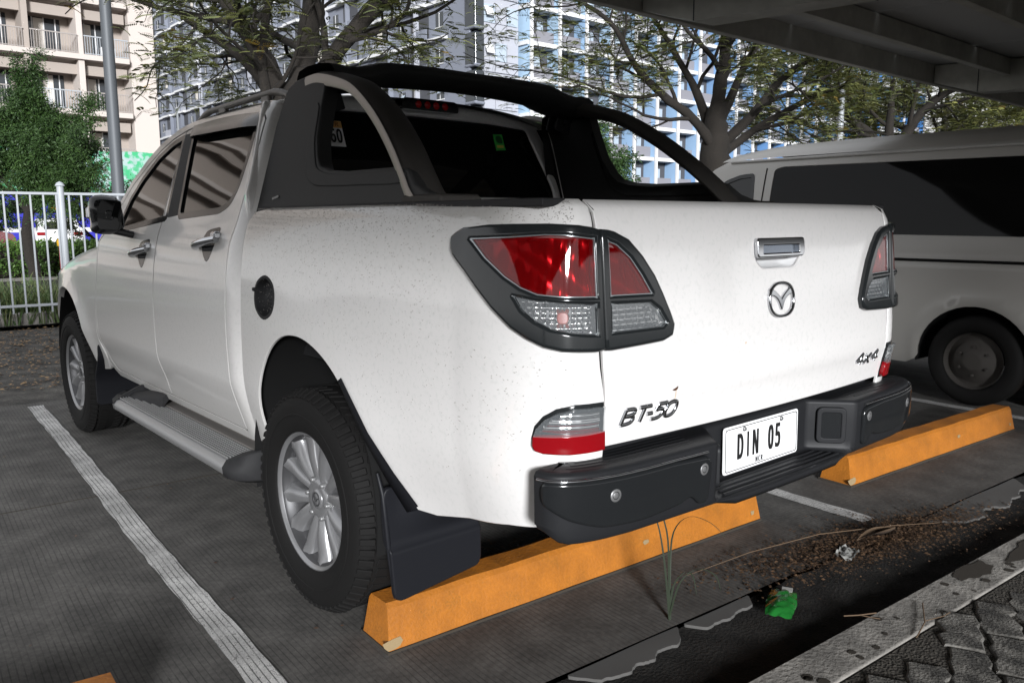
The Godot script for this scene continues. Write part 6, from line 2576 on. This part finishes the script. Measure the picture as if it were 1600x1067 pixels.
func van() -> void:
	# a high-roofed silver van in the third bay; local z = 0 at the rear axle, nose towards -z
	var V := thing("passenger_van", "dusty silver passenger van with dark side glass parked at right", "van", "", Vector3(5.02, 0, .27), -.02)
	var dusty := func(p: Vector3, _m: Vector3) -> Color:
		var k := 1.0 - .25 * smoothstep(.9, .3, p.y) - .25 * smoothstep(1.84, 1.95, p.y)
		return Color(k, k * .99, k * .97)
	var front := pts([-3.38, .30, -3.40, .62, -3.32, .95, -3.16, 1.12, -2.90, 1.30, -2.60, 1.62, -2.42, 1.80, -2.28, 1.87])
	var o := pts([1.10, .30, .50, .28, .42, .30])
	o.append_array(arc_pts(Vector2(0, .33), .40, .0, PI, 20))
	o.append_array(pts([-.42, .30, -.50, .26, -2.10, .26, -2.17, .30]))
	o.append_array(arc_pts(Vector2(-2.57, .33), .40, .0, PI, 20))
	o.append_array(pts([-2.99, .30]))
	o.append_array(front)
	o.append_array(pts([1.05, 1.90, 1.12, 1.70, 1.15, 1.0]))
	var side := rounded(pts([.98, 1.215, -1.78, 1.235, -1.78, 1.78, -1.70, 1.80, .98, 1.775]), .05)
	var cabw := rounded(pts([-1.92, 1.24, -2.72, 1.24, -2.66, 1.34, -2.42, 1.57, -2.25, 1.69, -2.12, 1.73, -1.98, 1.74]), .03)
	var grow := func(p: PackedVector2Array, d: float) -> PackedVector2Array:
		return Geometry2D.offset_polygon(p, d, Geometry2D.JOIN_MITER)[0]
	var mb := MB.new()
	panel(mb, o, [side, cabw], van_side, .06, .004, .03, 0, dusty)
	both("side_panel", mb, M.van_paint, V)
	mb = MB.new()
	panel(mb, grow.call(side, .004), [], van_side, .12, 0, 0, -.006)
	both("side_glass", mb, M.van_tint, V)
	mb = MB.new()
	panel(mb, grow.call(cabw, .004), [], van_side, .12, 0, 0, -.006)
	both("door_glass", mb, M.tint, V)
	mb = MB.new()
	panel(mb, grow.call(cabw, .012), [grow.call(cabw, -.02)], van_side, .06, .002, .004, .002)
	both("door_glass_trim", mb, M.black_gloss, V)
	# door shut lines and the sliding-door rail are raised seals
	mb = MB.new()
	for l in [[-1.855, .32, -1.855, 1.79]] as Array:
		var p := PackedVector3Array()
		for i in 13:
			p.append(van_side(lerpf(l[0], l[2], i / 12.0), lerpf(l[1], l[3], i / 12.0)) + Vector3(-.002, 0, 0))
		mb.tube(p, .006, 5)
	var seam := part("door_seam", mb, M.void_black, V)
	seam.set_meta("kind", "stuff")
	mb = MB.new()
	var rl := PackedVector3Array()
	for i in 25:
		rl.append(van_side(lerpf(-1.9, 1.0, i / 24.0), 1.045) + Vector3(-.002, 0, 0))
	mb.tube(rl, .012, 6)
	both("door_rail", mb, M.void_black, V)
	# roof with its gutters
	mb = MB.new()
	var rows := []
	for i in 25:
		var z := lerpf(1.06, -2.36, i / 24.0)
		var row := PackedVector3Array()
		for j in 25:
			var s := j / 12.0 - 1.0
			var drop := .06 * pow(clampf((-1.8 - z) / .56, 0, 1), 2) + .04 * pow(clampf((z - .8) / .26, 0, 1), 2)
			var cr := .15 * (1 - pow(absf(s), 2.4)) + .010 * sin(s * 34.0) * (1 - pow(absf(s), 4)) * smoothstep(-1.8, -1.2, z)
			var e := -van_side(z, 1.885 - drop * .3).x
			row.append(Vector3(s * e, 1.885 - drop * .3 + cr - drop * .7 * (1 - s * s), z))
		rows.append(row)
	mb.grid(rows, 1.0, false, false, func(_p: Vector3) -> Color: return Color(.95, .93, .9))
	part("roof", mb, M.van_paint, V)
	mb = MB.new()
	var gt := PackedVector3Array()
	for i in 25:
		gt.append(van_side(lerpf(1.05, -2.25, i / 24.0), 1.862) + Vector3(-.008, 0, 0))
	mb.tube(gt, .014, 6)
	both("roof_gutter", mb, M.van_paint, V)
	# windscreen and nose
	mb = MB.new()
	var wn := MB.new()
	rows = []
	var wrows := []
	for p in front:
		var e := van_side(p.x, p.y)
		var row := PackedVector3Array()
		for j in 13:
			var s := j / 6.0 - 1.0
			row.append(Vector3(-s * e.x, p.y + .02 * (1 - s * s), p.x - .12 * (1 - pow(absf(s), 2.2))))
		if p.y <= 1.15: rows.append(row)
		if p.y >= 1.10: wrows.append(row)
	mb.grid(rows, -1.0)
	part("nose", mb, M.van_paint, V)
	wn.grid(wrows, -1.0)
	part("windscreen", wn, M.tint, V)
	mb = MB.new()
	mb.box(Vector3(0, .42, -3.46), Vector3(1.5, .22, .12), Basis.IDENTITY, .05)
	part("front_bumper", mb, M.van_paint, V)
	# tail
	mb = MB.new()
	mb.box(Vector3(0, 1.10, 1.10), Vector3(1.60, 1.50, .06), Basis.IDENTITY, .02)
	part("tailgate", mb, M.van_paint, V)
	mb = MB.new()
	mb.box(Vector3(0, 1.48, 1.14), Vector3(1.25, .52, .02), Basis.IDENTITY, .008)
	part("rear_window", mb, M.tint, V)
	mb = MB.new()
	mb.box(Vector3(0, .42, 1.15), Vector3(1.66, .24, .16), Basis.IDENTITY, .05)
	part("rear_bumper", mb, M.van_paint, V)
	for s in [-1.0, 1.0]:
		mb = MB.new()
		mb.box(Vector3(s * .77, 1.02, 1.13), Vector3(.12, .42, .06), Basis.IDENTITY, .02)
		part("tail_lamp", mb, M.red_reflector, V)
		mb = MB.new()
		mb.box(Vector3(s * .97, 1.27, -2.62), Vector3(.16, .24, .10), Basis.IDENTITY, .04)
		mb.box(Vector3(s * .87, 1.20, -2.60), Vector3(.14, .04, .05), Basis.IDENTITY, .01)
		part("wing_mirror", mb, M.black_plastic, V)
	# wheels: steel discs under mud
	for z in [0.0, -2.57]:
		for s in [-1.0, 1.0]:
			var W := pnode("wheel", V, Vector3(s * .745, .33, z))
			var xf := Transform3D(Basis(Vector3.BACK, -s * PI / 2), Vector3.ZERO)
			mb = MB.new()
			mb.lathe(pts([.205, .07, .215, .095, .25, .108, .285, .106, .315, .092, .327, .06, .33, 0, .327, -.06, .30, -.10, .20, -.09]), 40, xf)
			part("tyre", mb, M.rubber_tyre, W)
			mb = MB.new()
			mb.lathe(pts([.205, .09, .198, .078, .190, .04, .150, .045, .135, .075, .085, .082, .075, .098, .050, .104, 0, .104]), 40, xf)
			for k in 6:
				var a := TAU * k / 6
				mb.lathe(pts([0, .094, .010, .092, .011, .08]), 8, xf.translated_local(Vector3(cos(a) * .105, 0, sin(a) * .105)))
			part("rim", mb, M.van_rim, W)
	for z in [0.0, -2.57]:
		mb = MB.new()
		rows = []
		for i in 15:
			var a := lerpf(-.1, PI + .1, i / 14.0)
			var row := PackedVector3Array()
			for x in [-.84, -.5]:
				row.append(Vector3(x, .33 + sin(a) * .41, z - cos(a) * .41))
			rows.append(row)
		mb.grid(rows, 1.0)
		mb.fan(PackedVector3Array(rows.map(func(r: PackedVector3Array) -> Vector3: return r[1])), Vector3.LEFT)
		both("arch_liner", mb, M.void_black, V)
	mb = MB.new()
	mb.box(Vector3(0, .40, -1.2), Vector3(1.3, .22, 4.0), Basis.IDENTITY, .03)
	part("underbody", mb, M.void_black, V)
	mb = MB.new()
	mb.box(Vector3(-.8, .30, .52), Vector3(.16, .36, .02), Basis.IDENTITY, .006)
	both("mud_flap", mb, M.void_black, V)


func small_things() -> void:
	# weeds sprouting at the slab's edge
	var G := thing("weed_plant", "thin weed with arching blades growing behind the rear bumper", "weed", "", Vector3(-.03, 0, .885), .15)
	G.scale = Vector3(1.0, .82, 1.0)
	for b in [[Vector3(0, 0, 0), Vector3(.005, .2, -.01), Vector3(.0, .38, -.02), Vector3(-.03, .52, -.05), Vector3(-.05, .58, -.07)],
			[Vector3(.005, .0, 0), Vector3(.03, .20, -.02), Vector3(.10, .33, -.05), Vector3(.21, .36, -.05), Vector3(.32, .30, -.02), Vector3(.38, .22, .01)],
			[Vector3(0, .02, 0), Vector3(.02, .14, .0), Vector3(.06, .19, .02), Vector3(.10, .16, .03), Vector3(.11, .08, .04)],
			[Vector3(0, .02, 0), Vector3(.03, .16, .02), Vector3(.10, .20, .05), Vector3(.17, .15, .08), Vector3(.19, .08, .09)],
			[Vector3(0, 0, 0), Vector3(-.01, .25, -.02), Vector3(-.015, .42, -.05), Vector3(-.05, .55, -.09)]]:
		var mb := MB.new()
		var rows := []
		var N: int = b.size()
		for i in (N - 1) * 4 + 1:
			var k := mini(i / 4, N - 2)
			var w := i / 4.0 - k
			var p: Vector3 = (b[k] as Vector3).cubic_interpolate(b[k + 1], b[maxi(k - 1, 0)], b[mini(k + 2, N - 1)], w)
			var h := .0028 * (1.0 - pow(float(i) / ((N - 1) * 4), 2)) + .0008
			rows.append(PackedVector3Array([p + Vector3(-h, 0, -h * .5), p + Vector3(0, -h * .5, 0), p + Vector3(h, 0, h * .5)]))
		mb.grid(rows, 1.0)
		part("blade", mb, M.weed, G)
	# green crisp packet
	var W := thing("crisp_packet", "crumpled green foil packet lying in the dark gutter", "litter", "", Vector3(.36, -.005, 1.07), .45)
	W.scale = Vector3(1.25, .8, 1.05)
	var mb := MB.new()
	var fn := FastNoiseLite.new()
	fn.seed = 9
	fn.frequency = 9.0
	var rows := []
	for i in 15:
		var row := PackedVector3Array()
		for j in 9:
			var u := (i / 14.0 - .5) * .17
			var v := (j / 8.0 - .5) * .10 * (1.0 - .35 * absf(i / 14.0 - .5))
			row.append(Vector3(u, .012 + .026 * (1 - pow(absf(v) / .05, 2)) * (1 - pow(absf(u) / .085, 4)) + .013 * fn.get_noise_2d(u * 10, v * 14), v))
		rows.append(row)
	mb.grid(rows, 1.0)
	part("foil", mb, M.wrapper_green, W)
	for e in [[.072, .012]]:
		mb = MB.new()
		mb.box(Vector3(e[0], .030, 0.01), Vector3(.022, .003, e[1] * 3), Basis(Vector3.BACK, .3), .001)
		part("print_patch", mb, M.wrapper_silver, W)
	W = thing("plastic_scrap", "torn clear and silver plastic scrap in the gutter debris", "litter", "", Vector3(.92, .0, 1.02), .2)
	mb = MB.new()
	rows = []
	for i in 11:
		var row := PackedVector3Array()
		for j in 7:
			row.append(Vector3((i / 10.0 - .5) * .12, .022 + .028 * fn.get_noise_2d(i * 1.1 + 30, j * 1.4), (j / 6.0 - .5) * .07))
		rows.append(row)
	mb.grid(rows, 1.0)
	part("film", mb, M.wrapper_silver, W)
	W = thing("dry_leaf", "large curled brown leaf on the gutter debris", "leaf", "", Vector3(1.17, .02, 1.02), -.15)
	mb = MB.new()
	rows = []
	for i in 13:
		var w := i / 12.0
		var h := .026 * sin(PI * w)
		rows.append(PackedVector3Array([Vector3((w - .5) * .26, .02 + h * .5, -h), Vector3((w - .5) * .26, .012 + .01 * sin(w * 6), 0), Vector3((w - .5) * .26, .02 + h * .7, h)]))
	mb.grid(rows, 1.0)
	part("blade", mb, M.leaf_brown, W)
	W = thing("dry_stalk", "long thin dry grass stalk lying across the debris", "stalk")
	mb = MB.new()
	mb.tube(PackedVector3Array([Vector3(.28, .012, .72), Vector3(.6, .035, .78), Vector3(.95, .05, .88), Vector3(1.3, .04, 1.02), Vector3(1.55, .02, 1.12)]), PackedFloat32Array([.001, .0018, .002, .0018, .0012]), 6)
	part("stem", mb, M.leaf_brown, W)
	for i in 2:
		W = thing("twig", ["thin forked twig lying on the broken pavers", "short brown twig lying across the kerb"][i], "twig", "", [Vector3(.55, .03, 1.47), Vector3(.42, .038, 1.33)][i], [.3, -.6][i])
		mb = MB.new()
		var s: float = [1.0, .45][i]
		mb.tube(PackedVector3Array([Vector3(-.14, .006, 0) * s, Vector3(-.03, .012, .012) * s, Vector3(.12, .010, -.01) * s]), .0022, 6)
		mb.tube(PackedVector3Array([Vector3(-.02, .011, .01) * s, Vector3(.05, .012, .06) * s, Vector3(.10, .008, .075) * s]), .0015, 6)
		part("stem", mb, M.leaf_brown, W)
	# fine brown debris washed into the gutter, and leaves on the aisle
	var lf := MB.new()
	lf.tri(Vector3(-.5, 0, 0), Vector3(0, .12, .28), Vector3(.5, .04, 0), Vector3.UP, Vector3.UP, Vector3.UP)
	lf.tri(Vector3(-.5, 0, 0), Vector3(.5, .04, 0), Vector3(0, .1, -.28), Vector3.UP, Vector3.UP, Vector3.UP)
	var lm := lf.mesh()
	var xs := []
	var cs := []
	for i in 9000:
		var a := clampf(rng.randfn(1.18, .34), .1, 3.2)
		var mid := -.36 - .14 * (a - .6)
		var b := rng.randfn(mid, .085)
		if b < -.80: continue
		var s := rng.randf_range(.006, .020)
		xs.append(Transform3D((Basis(Vector3.UP, rng.randf_range(0, TAU)) * Basis(Vector3.RIGHT, rng.randf_range(-.5, .5))).scaled(Vector3.ONE * s), lot(a, b, .003 + rng.randf() * .018)))
		cs.append(Color(.045, .026, .015).lerp(Color(.13, .075, .04), rng.randf()))
	for i in 2200:
		var a := rng.randf_range(-.55, .75)
		var b := .20 + absf(rng.randfn(0, .14))
		xs.append(Transform3D((Basis(Vector3.UP, rng.randf_range(0, TAU)) * Basis(Vector3.RIGHT, rng.randf_range(-.5, .5))).scaled(Vector3.ONE * rng.randf_range(.008, .024)), lot(a, b, .004 + rng.randf() * .015)))
		cs.append(Color(.06, .035, .02).lerp(Color(.15, .085, .045), rng.randf()))
	var d := multi("leaf_debris", lm, M.dry_leaf, xs, cs)
	tag(d, "drift of fine brown leaf debris along the gutter", "debris", "", "stuff")
	xs = []
	cs = []
	for i in 9000:
		var x := rng.randf_range(-4, 5)
		var z := rng.randf_range(-9.3, -4.9)
		if fn.get_noise_2d(x * .05, z * .09) + rng.randf_range(-.35, .35) < -.30: continue
		xs.append(Transform3D((Basis(Vector3.UP, rng.randf_range(0, TAU)) * Basis(Vector3.RIGHT, rng.randf_range(-.4, .4))).scaled(Vector3.ONE * rng.randf_range(.018, .055)), Vector3(x, .002 + rng.randf() * .006, z)))
		cs.append(Color(.14, .075, .035).lerp(Color(.42, .26, .11), rng.randf()))
	d = multi("fallen_leaves", lm, M.dry_leaf, xs, cs)
	tag(d, "small brown and yellow leaves fallen on the aisle", "leaves", "", "stuff")
	xs = []
	cs = []
	for i in 160:
		var a := rng.randf_range(-3, 3)
		var b := rng.randf_range(-.4, 4.5)
		xs.append(Transform3D(Basis(Vector3.UP, rng.randf_range(0, TAU)).scaled(Vector3.ONE * rng.randf_range(.008, .022)), lot(a, b, .006)))
		cs.append(Color(.06, .03, .018).lerp(Color(.16, .08, .04), rng.randf()))
	d = multi("scattered_leaves", lm, M.dry_leaf, xs, cs)
	tag(d, "few small brown leaf bits scattered on the concrete bay", "leaves", "", "stuff")
